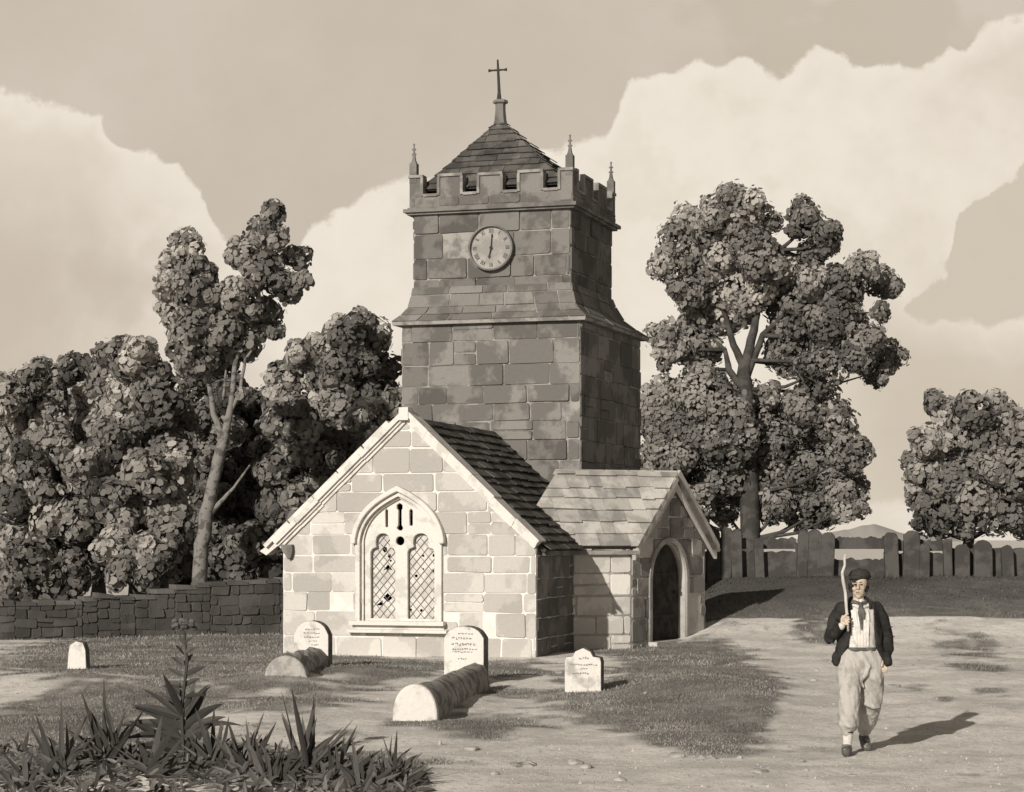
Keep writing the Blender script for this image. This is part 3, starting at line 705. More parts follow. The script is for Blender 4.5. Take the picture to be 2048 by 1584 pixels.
# clock
Uf = (ufr - ufl).normalized(); Nf = Vector((Uf.y, -Uf.x, 0))
cs_, cz = on_face(ufl, Uf, 985, 497); CK = ufl + Uf * cs_ + ZU * cz + Nf * .03
clock = bpy.data.objects.new('clock', None); COL.objects.link(clock); clock.parent = church; clock.location = CK - Vector(church.location)
cr_ = .425
def disc(r0, r1, o0, o1, n=40):
    mb = MB(); vv = []
    for i in range(n):
        a = 2 * math.pi * i / n
        for r_, o_ in ((r0, o0), (r0, o1), (r1, o1), (r1, o0)): vv.append(CK + Uf * (r_ * math.cos(a)) + ZU * (r_ * math.sin(a)) + Nf * o_)
    ff = []
    for i in range(n):
        j = (i + 1) % n
        for c_ in range(4): ff.append((i * 4 + c_, j * 4 + c_, j * 4 + (c_ + 1) % 4, i * 4 + (c_ + 1) % 4))
    mb.raw(vv, ff); return mb
mb = MB(); mb.prism([CK + Uf * (cr_ * math.cos(2 * math.pi * i / 40)) + ZU * (cr_ * math.sin(2 * math.pi * i / 40)) for i in range(40)], Nf * .06); mb.build('dial', [M['clock']], clock)
disc(cr_, cr_ + .035, -.03, .13).build('rim', [M['skirt']], clock)
ROM = ['XII', 'I', 'II', 'III', 'IIII', 'V', 'VI', 'VII', 'VIII', 'IX', 'X', 'XI']
def stroke(mb, c_, ang, pts, w):
    """stroke in numeral frame rotated by ang (top away from centre)"""
    f_ = lambda p: c_ + Uf * (p[0] * math.cos(ang) + p[1] * math.sin(ang)) + ZU * (-p[0] * math.sin(ang) + p[1] * math.cos(ang)) + Nf * .061
    a, b = f_(pts[0]), f_(pts[1]); d = (b - a).normalized(); s_ = d.cross(Nf) * w; mb.prism([a - s_, b - s_, b + s_, a + s_], Nf * .004)
for h_, rn in enumerate(ROM):
    ang = 2 * math.pi * h_ / 12; c_ = CK + Uf * (math.sin(ang) * cr_ * .80) + ZU * (math.cos(ang) * cr_ * .80); wch = {'I': .026, 'V': .05, 'X': .052}
    mb = MB(); tot = sum(wch[q_] for q_ in rn); x = -tot / 2; hh = .042
    for q_ in rn:
        w = wch[q_]; m_ = x + w / 2
        if q_ == 'I': stroke(mb, c_, ang, [(m_, -hh), (m_, hh)], .006)
        if q_ == 'V': stroke(mb, c_, ang, [(m_ - .018, hh), (m_, -hh)], .006); stroke(mb, c_, ang, [(m_ + .018, hh), (m_, -hh)], .004)
        if q_ == 'X': stroke(mb, c_, ang, [(m_ - .019, hh), (m_ + .019, -hh)], .006); stroke(mb, c_, ang, [(m_ + .019, hh), (m_ - .019, -hh)], .004)
        x += w
    mb.build('numeral', [M['clock_mark']], clock)
for nm, ang, ln, w in (('hour_hand', R(192), .22, .013), ('minute_hand', R(5), .30, .009)):
    mb = MB(); d = Uf * math.sin(ang) + ZU * math.cos(ang); s_ = d.cross(Nf); o_ = .075 if nm[0] == 'h' else .085
    b_ = CK + Nf * o_; mb.prism([b_ - d * .06 - s_ * w, b_ - d * .06 + s_ * w, b_ + d * ln * .7 + s_ * w, b_ + d * ln * .78 + s_ * w * 2.2, b_ + d * ln, b_ + d * ln * .78 - s_ * w * 2.2, b_ + d * ln * .7 - s_ * w], Nf * .006)
    mb.build(nm, [M['clock_mark']], clock)
mb = MB(); mb.prism([CK + Nf * .06 + Uf * (.03 * math.cos(a)) + ZU * (.03 * math.sin(a)) for a in [2 * math.pi * i / 10 for i in range(10)]], Nf * .04); mb.build('boss', [M['clock_mark']], clock)

# ---- porch
S0 = Vector((1.10, 36.4, 0)); PA = Vector((2.19, 36.8, 0)); PB = Vector((3.78, 39.2, 0)); DR = (PA - S0).normalized()
PL = 2.3; Ug = (PB - PA).normalized(); GW = (PB - PA).length; Ng = Vector((Ug.y, -Ug.x, 0)); PE = 1.93; PAZ = 3.2
Nd = Vector((DR.y, -DR.x, 0))
# gable wall with arched doorway
dl, dr_ = .25 * GW, .72 * GW; dzt = zat(1085, 37.8); dz0 = -.3
dw = (dr_ - dl) / 2; arc = [(dl, -1.0)] + [(dl + dw - dw * math.cos(math.pi * i / 16), dzt - dw * 1.05 + dw * 1.05 * math.sin(math.pi * i / 16)) for i in range(17)] + [(dr_, -1.0)]
g2 = [(0, ZB), (GW, ZB), (GW, PE), (GW / 2, PAZ), (0, PE)]
cutter = plate([arc], 2.0, PA - Ng * 1.0, Ug, ZU, Ng)
mb = MB(); mb.prism([PA + Ug * a + ZU * b_ for a, b_ in g2], -DR * .34); wa = cut(mb.mesh('g'), cutter.copy())
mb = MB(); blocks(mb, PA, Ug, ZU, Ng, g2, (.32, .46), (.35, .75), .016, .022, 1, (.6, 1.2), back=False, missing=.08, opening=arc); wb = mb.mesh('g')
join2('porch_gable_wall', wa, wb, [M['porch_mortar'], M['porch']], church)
ar2 = [(dl - .09, .0)] + [(dl + dw - (dw + .09) * math.cos(math.pi * i / 16), dzt - dw * 1.05 + (dw * 1.05 + .09) * math.sin(math.pi * i / 16)) for i in range(17)] + [(dr_ + .09, 0.0)]
ar1 = [(dl, .0)] + arc[1:-1] + [(dr_, .0)]
link('door_surround', plate([ar2 + ar1[::-1]], .05, PA, Ug, ZU, Ng, .008), M['porch_plain'], church)
door = bpy.data.objects.new('door', None); COL.objects.link(door); door.parent = church; door.location = PA + Ug * (dl + dw) - Vector(church.location)
mb = MB(); nb = 6
for k in range(nb):
    x0_, x1_ = dl - .02 + (2 * dw + .04) * k / nb + .004, dl - .02 + (2 * dw + .04) * (k + 1) / nb - .004
    mb.prism([PA + Ug * a + ZU * b_ - Ng * .15 for a, b_ in ((x0_, -.3), (x1_, -.3), (x1_, dzt), (x0_, dzt))], -Ng * (.04 + random.uniform(0, .006)))
mb.build('boards', [M['wood_dark']], door)
for zz in (.55, 1.35):
    mb = MB(); mb.box(PA + Ug * (dl + dw * .9) + ZU * zz - Ng * .142, Ug * dw * .8, Ng * .007, ZU * .02); mb.build('strap_hinge', [M['iron']], door)
mb = MB(); mb.ball(PA + Ug * (dr_ - .16) + ZU * 1.0 - Ng * .125, .03, seg=8, rg=6); mb.build('handle', [M['iron']], door)
# side walls
for base, s_ in ((PA, 1), (PB, -1)):
    mb = MB()
    c_ = base - DR * (PL / 2 + .17); n_ = Nd * s_
    mb.prism([base - DR * .341 + ZU * ZB, base - DR * PL + ZU * ZB, base - DR * PL + ZU * (PE - .01), base - DR * .341 + ZU * (PE - .01)], -n_ * .25)
    # the quoins wrap the corner, so the courses start at the gable face
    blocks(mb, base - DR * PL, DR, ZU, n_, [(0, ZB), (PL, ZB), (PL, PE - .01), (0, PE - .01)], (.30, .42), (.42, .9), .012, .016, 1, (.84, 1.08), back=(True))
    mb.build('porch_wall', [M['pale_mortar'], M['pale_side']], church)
# roof slopes
RA = PA + Ug * GW / 2 + ZU * (PAZ + .06); OV = .17
mb = MB(); mbp = mb
for base, s_ in ((PA, -1), (PB, 1)):
    eave = base + Ug * s_ * .12 + ZU * (PE - .06); V_ = RA - eave; sl = V_.length; Vn = V_.normalized(); Nn = DR.cross(Vn).normalized(); Nn = Nn if Nn.z > 0 else -Nn
    st = eave + DR * OV
    mb.prism([st, st - DR * (PL + OV), st - DR * (PL + OV) + V_, st + V_], -Nn * .10)
    # plane coordinates: u along the ridge from the back, v perpendicular to it
    Vp = Nn.cross(DR).normalized(); Vp = Vp if Vp.z > 0 else -Vp; ou = V_.dot(DR); hv = V_.dot(Vp)
    slates(mb, st - DR * (PL + OV) + Nn * .002, DR, Vp, Nn, [(0, -.03), (PL + OV, -.03), (PL + OV + ou, hv), (ou, hv)], .25, (.25, .62), .026, 1, (.68, 1.25))
for k in range(5):
    mb.prism([RA + DR * (OV - .5 * (k + 1) + .01) + p for p in (-Ug * .1 - ZU * .04, ZU * .06, Ug * .1 - ZU * .04)], DR * .485, 1, random.uniform(.85, 1.1))
mb.prism([PA - DR * (PL - .1) + ZU * PE, PB - DR * (PL - .1) + ZU * PE, RA - DR * (PL - .1) - ZU * .04], -DR * .12, 0)
mb.build('porch_roof', [M['slate'], M['slate_pale']], church)
mb = MB()     # bargeboards under the verge
for base, s_ in ((PA, -1), (PB, 1)):
    foot = base + Ug * s_ * .16 + ZU * (PE - .13); ap = RA - ZU * .09; d = ap - foot; n_ = Vector((0, 0, 1)) 
    mb.prism([foot + DR * (OV - .06), ap + DR * (OV - .06), ap + DR * (OV - .06) - ZU * .19, foot + DR * (OV - .06) - ZU * .17], DR * .07, 0)
    mb.prism([foot + DR * (OV + .012) + ZU * .11, ap + DR * (OV + .012) + ZU * .16, ap + DR * (OV + .012) + ZU * .02, foot + DR * (OV + .012) - ZU * .03], DR * .06, 0)
mb.build('bargeboard', [M['porch_mortar']], church)
mb = MB(); e_ = PA - Ug * .06 + ZU * (PE - .13)
mb.box(PA - DR * 1.0 - Ug * .02 + ZU * (PE - .16) + Nd * .05, DR * 1.15, Nd * .05, ZU * .035, 0); mb.build('porch_eaves_course', [M['porch']], church)
mb = MB(); th_ = PA + Ug * (dl + dw) - Ng * .1 + ZU * float(H(PA.x + .8, PA.y + 1.2))
mb.box(th_ + ZU * .0, Ug * (dw + .1), Ng * .3, ZU * .05); mb.build('doorstep', [M['porch_mortar']], church)

# ------------------------------------------------------------------ gravestones
def headstone(px0, px1, pyt, pyb, thick, yaw, top, label, lines, marks=None, tiltx=0):
    gx, gy = ground_pt((px0 + px1) / 2, pyb); k = gy / F; w = (px1 - px0) * k; h = (pyb - pyt) * k
    t_ = empty('headstone', (gx, gy, float(H(gx, gy))), label, 'gravestone', 'headstones in the churchyard')
    U_ = Vector((math.cos(yaw), math.sin(yaw), 0)); N_ = Vector((U_.y, -U_.x, 0)); base = Vector((gx, gy, 0)); Z_ = Vector((0, 0, 1)) + N_ * tiltx; w /= math.cos(yaw)
    pts = [(-w / 2, -.3), (-w / 2, top[0][1] * h)] + [(a * w / 2, b_ * h) for a, b_ in top] + [(w / 2, -.3)]
    pts = [(-w / 2 * 1.0, -.3)] + [(a * w / 2, b_ * h) for a, b_ in top] + [(w / 2, -.3)]
    me_ = plate([pts], thick, base - N_ * thick, U_, Z_.normalized(), N_, .012)
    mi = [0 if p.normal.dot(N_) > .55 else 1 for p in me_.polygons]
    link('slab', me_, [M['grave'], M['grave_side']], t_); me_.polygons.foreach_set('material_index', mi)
    mb = MB(); rr = random.Random(int(px0))
    for (cy, x0, x1, hh) in lines:
        x = x0; mb = MB()
        while x < x1:
            lw = rr.uniform(.05, .16); sl = rr.uniform(-.25, .25)
            a = base + U_ * (x * w / 2) + Z_ * (cy * h) + N_ * .002
            for q_ in range(2):
                xx = rr.uniform(0, lw * w / 2); mb.box(a + U_ * xx + Z_ * rr.uniform(-.3, .3) * hh * h, U_ * .0038, N_ * .0012, (Z_ + U_ * sl) * hh * h * rr.uniform(.15, .4))
            mb.box(a + U_ * lw * w / 4 + Z_ * hh * h * rr.uniform(-.5, .5), U_ * (lw * w / 4), N_ * .0011, (Z_ + U_ * .2) * .005)
            x += lw + rr.uniform(.02, .07)
        mb.build('inscription_line', [M['grave_text']], t_)
    return t_
def round_top(sh=.74, n=10, sq=.93): return [(-1, .0)] + [(-math.cos(math.pi * i / n) * sq if 0 < i < n else (-1 if i == 0 else 1), sh + (1 - sh) * math.sin(math.pi * i / n)) for i in range(n + 1)] + [(1, 0)]
headstone(588, 656, 1243, 1340, .20, R(-14), round_top(.72), 'round topped white headstone at the left foot of the pale gable', [(.84, -.35, .4, .03), (.76, -.45, .5, .03), (.68, -.4, .45, .025), (.60, -.15, .4, .02), (.52, 0, .35, .02)])
headstone(889, 966, 1254, 1368, .26, R(-14), round_top(.80), 'tall round topped headstone with lettering behind the barrel tomb, below the window corner', [(.88, -.3, .35, .02), (.80, -.62, .4, .045), (.70, -.65, .55, .05), (.61, -.6, .6, .03), (.56, -.6, .5, .01), (.44, -.3, .1, .02)])
headstone(1131, 1200, 1298, 1390, .20, R(-14), [(-1, 0), (-1, .72), (-.93, .80), (-.55, .82), (-.40, .93), (0, 1), (.40, .93), (.55, .82), (.93, .80), (1, .72), (1, 0)],
          'small white headstone with a shouldered top, between the gable corner and the path', [(.80, -.2, .3, .05), (.66, -.7, .75, .025), (.57, -.1, .3, .02), (.47, -.6, .3, .03)])
headstone(134, 172, 1284, 1338, .16, R(-12), [(-.95, 0), (-.85, .55), (-.7, .85), (-.1, 1), (.6, .96), (.9, .7), (1, 0)], 'small plain weathered headstone alone on the grass by the left wall', [])
# barrel tombs: rounded stone bodies lying in front of two headstones
def barrel(pfx, pfy, pbx, pby, r, label, rough=.0, front=M['grave'], body=M['barrel'], cap=1.0):
    ax, ay2 = ground_pt(pfx, pfy); bx, by = ground_pt(pbx, pby); t_ = empty('barrel_tomb', (ax, ay2, float(H(ax, ay2))), label, 'tomb')
    A_ = Vector((ax, ay2, 0)); B_ = Vector((bx, by, 0)); d = (B_ - A_).normalized(); L_ = (B_ - A_).length; s_ = Vector((d.y, -d.x, 0))
    n = 14; m = 12; mb = MB(); vv = []
    for j in range(m + 1):
        for i in range(n + 1):
            a = math.pi * i / n; rj = r * (1 - .10 * j / m); nz = 1 + rough * (mnoise.noise(Vector((j * .7, i * .8, pfx))) )
            vv.append(A_ + d * (.1 + (L_ - .1) * j / m) - s_ * (math.cos(a) * rj * nz) + ZU * ((math.sin(a) ** .8 if math.sin(a) > 0 else 0) * rj * cap * 1.05 * nz - (.15 if i in (0, n) else 0) + .02))
    ff = [(j * (n + 1) + i, j * (n + 1) + i + 1, (j + 1) * (n + 1) + i + 1, (j + 1) * (n + 1) + i) for j in range(m) for i in range(n)]
    mb.raw(vv, ff, 0); o = mb.build('body', [body], t_, True)
    out = [(-r * 1.03, -.2)] + [(-math.cos(math.pi * i / n) * r * 1.03, (math.sin(math.pi * i / n) ** .75 if 0 < i < n else 0) * r * cap * 1.12 + .02) for i in range(n + 1)] + [(r * 1.03, -.2)]
    me_ = plate([out], .14, A_ + d * .1 + d * .0, s_, ZU, -d, .02); link('foot_stone', me_, front, t_); return t_
barrel(831, 1444, 950, 1378, .225, 'long barrel shaped tomb with a pale rounded foot stone lying before the tall headstone', .14, cap=1.5)
barrel(572, 1372, 632, 1338, .27, 'short rough barrel shaped tomb lying before the left headstone', .35, front=M['rock'], cap=1.25)

# ------------------------------------------------------------------ stones on the path
STL = ['flat pale stone in the foreground straight below the long barrel tomb', 'widest flat stone in the foreground below the tall headstone', 'blunt stone in the foreground below the shouldered headstone',
       'low stone touching the blunt one below the shouldered headstone', 'stone at the lower edge of the big grass patch', 'long thin stone lying right of the stone at the patch edge', 'small stone between the big grass patch and the walker',
       'narrow stone just right of the leafy weeds', 'small stone on the path left of the walker\'s feet', 'small stone in front of and left of the walker\'s feet', 'thin flat stone at the bottom right of centre',
       'small dark stone on the path level with the walker\'s knees', 'flat stone on the path level with the walker\'s thighs, lower of two', 'small stone in the grass left of the shouldered headstone',
       'tiny stone in the grass right of the shouldered headstone', 'flat stone on the path right of the walker\'s hips', 'stone at the bottom edge in front of the walker', 'stone at the bottom edge below the big grass patch', 'stone at the bottom edge below the widest flat stone']
for i, (px, py, w, h) in enumerate([(945, 1500, 34, 10), (1045, 1530, 60, 12), (1150, 1528, 34, 14), (1172, 1535, 26, 10), (1352, 1512, 36, 14), (1410, 1514, 50, 6), (1480, 1514, 12, 8), (880, 1490, 10, 14),
                                    (1605, 1522, 14, 9), (1612, 1546, 12, 8), (1518, 1548, 40, 8), (1632, 1340, 14, 9), (1628, 1362, 18, 6), (1120, 1345, 22, 9), (1290, 1400, 10, 5), (1790, 1375, 30, 8), (1705, 1556, 20, 7), (1240, 1560, 26, 9), (990, 1558, 20, 8)]):
    gx, gy = ground_pt(px, py); k = gy / F; mb = MB(); mb.ball((gx, gy, float(H(gx, gy)) + h * k * .15), (w * k * .5, w * k * .5, h * k * .6), seg=9, rg=6)
    mb.v = [tuple(Vector(p) + Vector((mnoise.noise(Vector(p) * 14), mnoise.noise(Vector(p) * 14 + Vector((5, 1, 2))), mnoise.noise(Vector(p) * 11) * .5)) * w * k * .22) for p in mb.v]
    o = mb.build('stone', [M['rock']], None); tag(o, STL[i], 'stone', 'loose stones on the path')

n = 9000; GD = 8000 / rng.uniform(190, 560, n); GX = (rng.uniform(-150, 2200, n) - CX) / F * GD; gk = (rng.random(n) > GM(GX, GD) * .9) & (GD < 34)
GX, GD = GX[gk], GD[gk]; n = len(GX); gr_ = rng.uniform(.004, .012, n) * np.where(rng.random(n) < .05, 2.2, 1); gz = H(GX, GD)
oc = np.array([[1, 0, -.3], [0, 1, -.3], [-1, 0, -.3], [0, -1, -.3], [0, 0, .8]]); tri = np.array([[0, 1, 4], [1, 2, 4], [2, 3, 4], [3, 0, 4]])
an = rng.uniform(0, 6.28, n); ca, sa_ = np.cos(an), np.sin(an); loc = oc[None] * gr_[:, None, None] * rng.uniform(.6, 1.4, (n, 5, 1))
rot = np.stack([loc[..., 0] * ca[:, None] - loc[..., 1] * sa_[:, None], loc[..., 0] * sa_[:, None] + loc[..., 1] * ca[:, None], loc[..., 2]], -1) + np.stack([GX, GD, gz], -1)[:, None, :]
tag(fast_mesh('gravel', rot[:, tri].reshape(-1, 3, 3), 3, np.repeat(rng.uniform(.5, 1.4, n), 4), leaf_mat('grit', .40, 1.0, 0)), 'loose grit and small pebbles scattered over the bare path', 'gravel', None, 'stuff')
# ------------------------------------------------------------------ left churchyard wall
wl = [(a_, 1278 - (a_ - 30) * .0225, b_) for a_, b_ in ((-160, 1213), (30, 1210), (165, 1207), (195, 1195), (240, 1194), (270, 1203), (350, 1180), (420, 1171), (560, 1164), (680, 1160))]
w0x, w0y = ground_pt(30, 1276)
wall = empty('churchyard_wall', (w0x, w0y, 0), 'low dark stone wall under the trees left of the church', 'wall')
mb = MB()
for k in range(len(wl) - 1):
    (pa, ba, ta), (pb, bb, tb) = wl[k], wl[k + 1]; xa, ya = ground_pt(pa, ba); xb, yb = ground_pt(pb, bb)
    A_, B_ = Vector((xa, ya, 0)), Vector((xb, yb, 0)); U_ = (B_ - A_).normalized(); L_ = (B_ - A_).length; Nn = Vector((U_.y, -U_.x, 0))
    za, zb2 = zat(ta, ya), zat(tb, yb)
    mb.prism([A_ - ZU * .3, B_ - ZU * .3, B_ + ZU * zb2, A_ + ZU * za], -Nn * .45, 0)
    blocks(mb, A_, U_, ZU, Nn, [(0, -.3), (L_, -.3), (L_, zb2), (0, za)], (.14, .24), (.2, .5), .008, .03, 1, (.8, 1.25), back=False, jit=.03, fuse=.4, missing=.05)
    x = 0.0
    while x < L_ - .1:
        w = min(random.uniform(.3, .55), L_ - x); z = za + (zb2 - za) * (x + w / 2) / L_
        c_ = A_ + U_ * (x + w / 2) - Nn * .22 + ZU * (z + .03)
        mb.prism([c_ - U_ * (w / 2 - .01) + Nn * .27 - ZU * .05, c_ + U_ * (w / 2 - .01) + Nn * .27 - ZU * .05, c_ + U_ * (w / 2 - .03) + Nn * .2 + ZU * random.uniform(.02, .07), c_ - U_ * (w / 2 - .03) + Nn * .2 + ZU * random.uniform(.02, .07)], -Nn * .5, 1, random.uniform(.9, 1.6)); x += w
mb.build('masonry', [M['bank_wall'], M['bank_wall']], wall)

# ------------------------------------------------------------------ slab fence at the back right
FD = 46.5
fx0 = (1410 - CX) / F * FD
fence = empty('slab_fence', ((1640 - CX) / F * FD, FD, 1.1), 'low dark fence of rounded upright slabs and broad rails behind the churchyard', 'fence')
def fz(py, D=FD): return EYE + (HY - py) * D / F
for i, (px, w, pt) in enumerate([(1425, 22, 1058), (1449, 20, 1056), (1472, 18, 1060), (1540 - 22, 15, 1084), (1602, 18, 1062), (1624, 26, 1060), (1650, 24, 1066), (1782, 24, 1066), (1818, 30, 1063), (1844, 18, 1088), (1893, 15, 1080), (1921, 26, 1090), (1962, 34, 1082), (2012, 20, 1092)]):
    x = (px - CX) / F * FD; w_ = w * FD / F / 2; zt_ = fz(pt); pts = [(-w_, .6), (-w_, zt_ - w_ * .9)] + [(-math.cos(math.pi * q_ / 8) * w_, zt_ - w_ * .9 + math.sin(math.pi * q_ / 8) * w_ * .9) for q_ in range(1, 8)] + [(w_, zt_ - w_ * .9), (w_, .6)]
    tl_ = random.uniform(-.05, .05); pts = [(a_ + (b_ - 1.2) * tl_ + random.uniform(-.012, .012), b_ + random.uniform(-.012, .012)) for a_, b_ in pts]
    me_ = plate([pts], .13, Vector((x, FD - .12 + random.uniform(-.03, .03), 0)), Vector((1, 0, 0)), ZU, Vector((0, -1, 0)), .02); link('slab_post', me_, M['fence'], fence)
for (pa, pb, t_, b_) in ((1400, 1592, 1076, 1098), (1400, 1600, 1103, 1165), (1664, 1772, 1074, 1098), (1592, 1776, 1118, 1165), (1772, 1905, 1080, 1102), (1772, 1905, 1106, 1165), (1895, 2140, 1098, 1165), (1592, 1668, 1086, 1116.5)):
    mb = MB(); xa, xb = (pa - CX) / F * FD, (pb - CX) / F * FD; n = 26
    pts = [(xa, fz(b_)), (xb, fz(b_))] + [(xb + (xa - xb) * q_ / n, fz(t_) + random.uniform(-.035, .035)) for q_ in range(n + 1)]
    dpt = .09 if b_ < 1120 else .3
    mb.prism([Vector((a, FD + .02 + random.uniform(0, .001), z)) for a, z in pts], Vector((0, dpt, 0))); mb.build('rail' if b_ < 1120 else 'bottom_slab', [M['fence']], fence)

# ------------------------------------------------------------------ trees
def leaves(cl, dens, size, tone=(.55, 1.5), D=50, aspect=1.35):
    """cl: list of (centre Vector, radius, tone). Each clump is a cluster of lobes, each lobe a shell of rounded leaves."""
    VV = []; SS = []
    ang = np.linspace(0, 2 * np.pi, 8)[:-1]
    for (c_, r, tn) in cl:
        nl = max(9, int(14 * (r / 1.0) ** 1.1)); 
        for j in range(nl):
            if j == 0: lc = np.array(c_); lr = r * .72
            else:
                d = rng.normal(size=3); d /= np.linalg.norm(d); d[2] = d[2] * .9 + .05; lc = np.array(c_) + d * r * rng.uniform(.5, .8); lr = r * rng.uniform(.32, .5)
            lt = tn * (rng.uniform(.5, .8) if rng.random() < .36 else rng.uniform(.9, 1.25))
            n = int(1.8 * dens * lr * lr * (1.0 if j else .8)) + 12
            d = rng.normal(size=(n, 3)); d /= np.linalg.norm(d, axis=1)[:, None]
            p = lc + d * (lr * np.where(rng.random(n) < .16, rng.uniform(1.0, 1.30, n), rng.uniform(.86, 1.04, n)))[:, None]
            # leaf frame: normal leans outwards, long axis droops outward
            nrm = d + rng.normal(size=(n, 3)) * .26; nrm /= np.linalg.norm(nrm, axis=1)[:, None]
            a = np.cross(nrm, rng.normal(size=(n, 3))); a /= np.linalg.norm(a, axis=1)[:, None]; b_ = np.cross(nrm, a)
            s_ = size * rng.uniform(.45, 1.0, n) ** 1.0 * np.where(rng.random(n) < .2, 1.45, 1.05)
            pts = p[:, None, :] + (a[:, None, :] * np.cos(ang)[None, :, None] * aspect + b_[:, None, :] * np.sin(ang)[None, :, None]) * s_[:, None, None]
            VV.append(pts); SS.append(lt * np.where(rng.random(n) < .07, rng.uniform(.5, .7, n), rng.uniform(.92, 1.08, n)))
    return np.concatenate(VV), np.concatenate(SS)
NLEAF = 0
def tree(name, label, cat, D, trunk, clumps, dens=330, size=.085, bark='bark', lm='leaf', group=None, base_z=None, spread=.8, limbs=True, minlimb=0.0):
    global NLEAF
    bx, by = (trunk[0][0][0] - CX) / F * D, D; bz = float(H(bx, by))
    t_ = empty(name, (bx, by, bz), label, cat, group)
    cl = []
    for c_ in clumps:
        px, py, r = c_[:3]; tn = c_[3] if len(c_) > 3 else 1.0; dd = c_[4] if len(c_) > 4 else random.uniform(-spread, spread)
        cl.append((at(px, py, D + dd), r * D / F * 1.08, tn))
    mb = MB()
    for br in trunk:
        pts = [at(p[0], p[1], D + (p[3] if len(p) > 3 else 0)) for p in br]; 
        if br is trunk[0]: pts[0].z = bz - .2
        rs = [p[2] * D / F for p in br]
        # subdivide for a living outline
        P_, R_ = [], []
        for i in range(len(pts) - 1):
            for q_ in range(4):
                tt = q_ / 4; w = Vector((mnoise.noise(pts[i] * 2 + Vector((q_, 0, 0))), 0, 0)) * rs[i] * .35; P_.append(pts[i].lerp(pts[i + 1], tt) + w); R_.append(rs[i] * (1 - tt) + rs[i + 1] * tt)
        P_.append(pts[-1]); R_.append(rs[-1])
        if br is trunk[0]: R_[0] *= 1.5; R_[1] *= 1.12
        mb.tube(P_, R_, 10, wob=.06)
    if limbs:
        tops = [at(p[0], p[1], D) for br in trunk for p in br[1:]]
        for (c_, r, tn) in cl:
            q_ = min(tops, key=lambda p: (p - c_).length + max(0, p.z - c_.z) * 2); mid = q_.lerp(c_, .5) + Vector((0, 0, -.08 * (q_ - c_).length)); mb.tube([q_, mid, c_], [.05 + r * .03, .04 + r * .015, .015], 6)
    mb.build('trunk', [M[bark]], t_, True)
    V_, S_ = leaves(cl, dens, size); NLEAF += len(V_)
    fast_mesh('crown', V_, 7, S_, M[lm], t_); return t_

tree('slender_tree', 'tall slender tree with forked pale trunk and narrow two-pronged crown left of the church', 'tree', 45.5,
     [[(393, 1172, 17), (402, 1110, 15), (412, 1030, 14), (432, 940, 12), (448, 880, 11)], [(448, 885, 9), (428, 830, 6), (418, 760, 5), (385, 640, 4), (372, 540, 2)], [(448, 885, 9), (462, 800, 6), (470, 730, 5), (500, 620, 4), (530, 500, 2)],
      [(458, 830, 5), (478, 790, 4), (490, 720, 3), (560, 620, 2)], [(414, 1035, 8), (440, 1005, 5), (468, 975, 3), (500, 930, 2)], [(446, 800, 3), (452, 740, 2)]],
     [(375, 492, 34, 1.25), (362, 530, 34, 1.1), (400, 540, 30, .9), (340, 565, 36, 1.2), (385, 585, 48, .85), (350, 625, 40, 1.1), (420, 610, 40, .8), (400, 660, 52, .85), (380, 720, 42, .7),
      (545, 432, 28, .8), (510, 470, 32, .95), (545, 480, 36, .8), (490, 505, 36, 1.1), (525, 540, 42, .9), (595, 520, 30, .75), (570, 570, 40, .75), (610, 560, 20, .8), (460, 580, 28, 1.3), (490, 600, 46, 1.15), (535, 630, 42, .85),
      (455, 660, 50, 1.15), (500, 680, 40, .85), (430, 720, 40, .75), (550, 660, 22, .7), (460, 712, 34, .8), (485, 790, 15, .9), (420, 700, 50, .7)],
     dens=640, size=.064, bark='bark_pale', spread=.5, limbs=False)
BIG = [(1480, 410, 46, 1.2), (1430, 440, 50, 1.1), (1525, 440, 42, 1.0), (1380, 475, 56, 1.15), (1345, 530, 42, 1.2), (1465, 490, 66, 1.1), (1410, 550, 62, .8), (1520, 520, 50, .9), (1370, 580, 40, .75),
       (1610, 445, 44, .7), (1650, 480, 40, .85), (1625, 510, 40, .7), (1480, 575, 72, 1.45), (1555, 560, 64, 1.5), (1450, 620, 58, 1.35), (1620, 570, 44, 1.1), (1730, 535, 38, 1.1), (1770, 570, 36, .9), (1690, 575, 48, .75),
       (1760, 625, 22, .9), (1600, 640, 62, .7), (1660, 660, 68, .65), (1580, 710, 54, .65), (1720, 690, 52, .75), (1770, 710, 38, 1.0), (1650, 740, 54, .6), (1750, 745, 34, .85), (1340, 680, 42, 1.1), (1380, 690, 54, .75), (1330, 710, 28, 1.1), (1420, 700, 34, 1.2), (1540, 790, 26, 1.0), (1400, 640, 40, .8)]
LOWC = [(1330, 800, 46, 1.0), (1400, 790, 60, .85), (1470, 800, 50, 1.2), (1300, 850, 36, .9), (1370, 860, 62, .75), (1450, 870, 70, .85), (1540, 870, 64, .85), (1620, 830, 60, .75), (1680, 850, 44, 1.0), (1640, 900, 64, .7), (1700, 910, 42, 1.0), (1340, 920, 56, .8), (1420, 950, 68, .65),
        (1520, 950, 74, .9), (1600, 970, 66, .75), (1680, 980, 50, .8), (1390, 1010, 46, .9), (1450, 1020, 36, .9), (1560, 1010, 44, .95), (1640, 1020, 50, .65), (1690, 1020, 36, .9), (1310, 960, 40, .9), (1350, 1000, 36, .8), (1600, 1040, 26, 1.0), (1715, 975, 26, 1.0)]
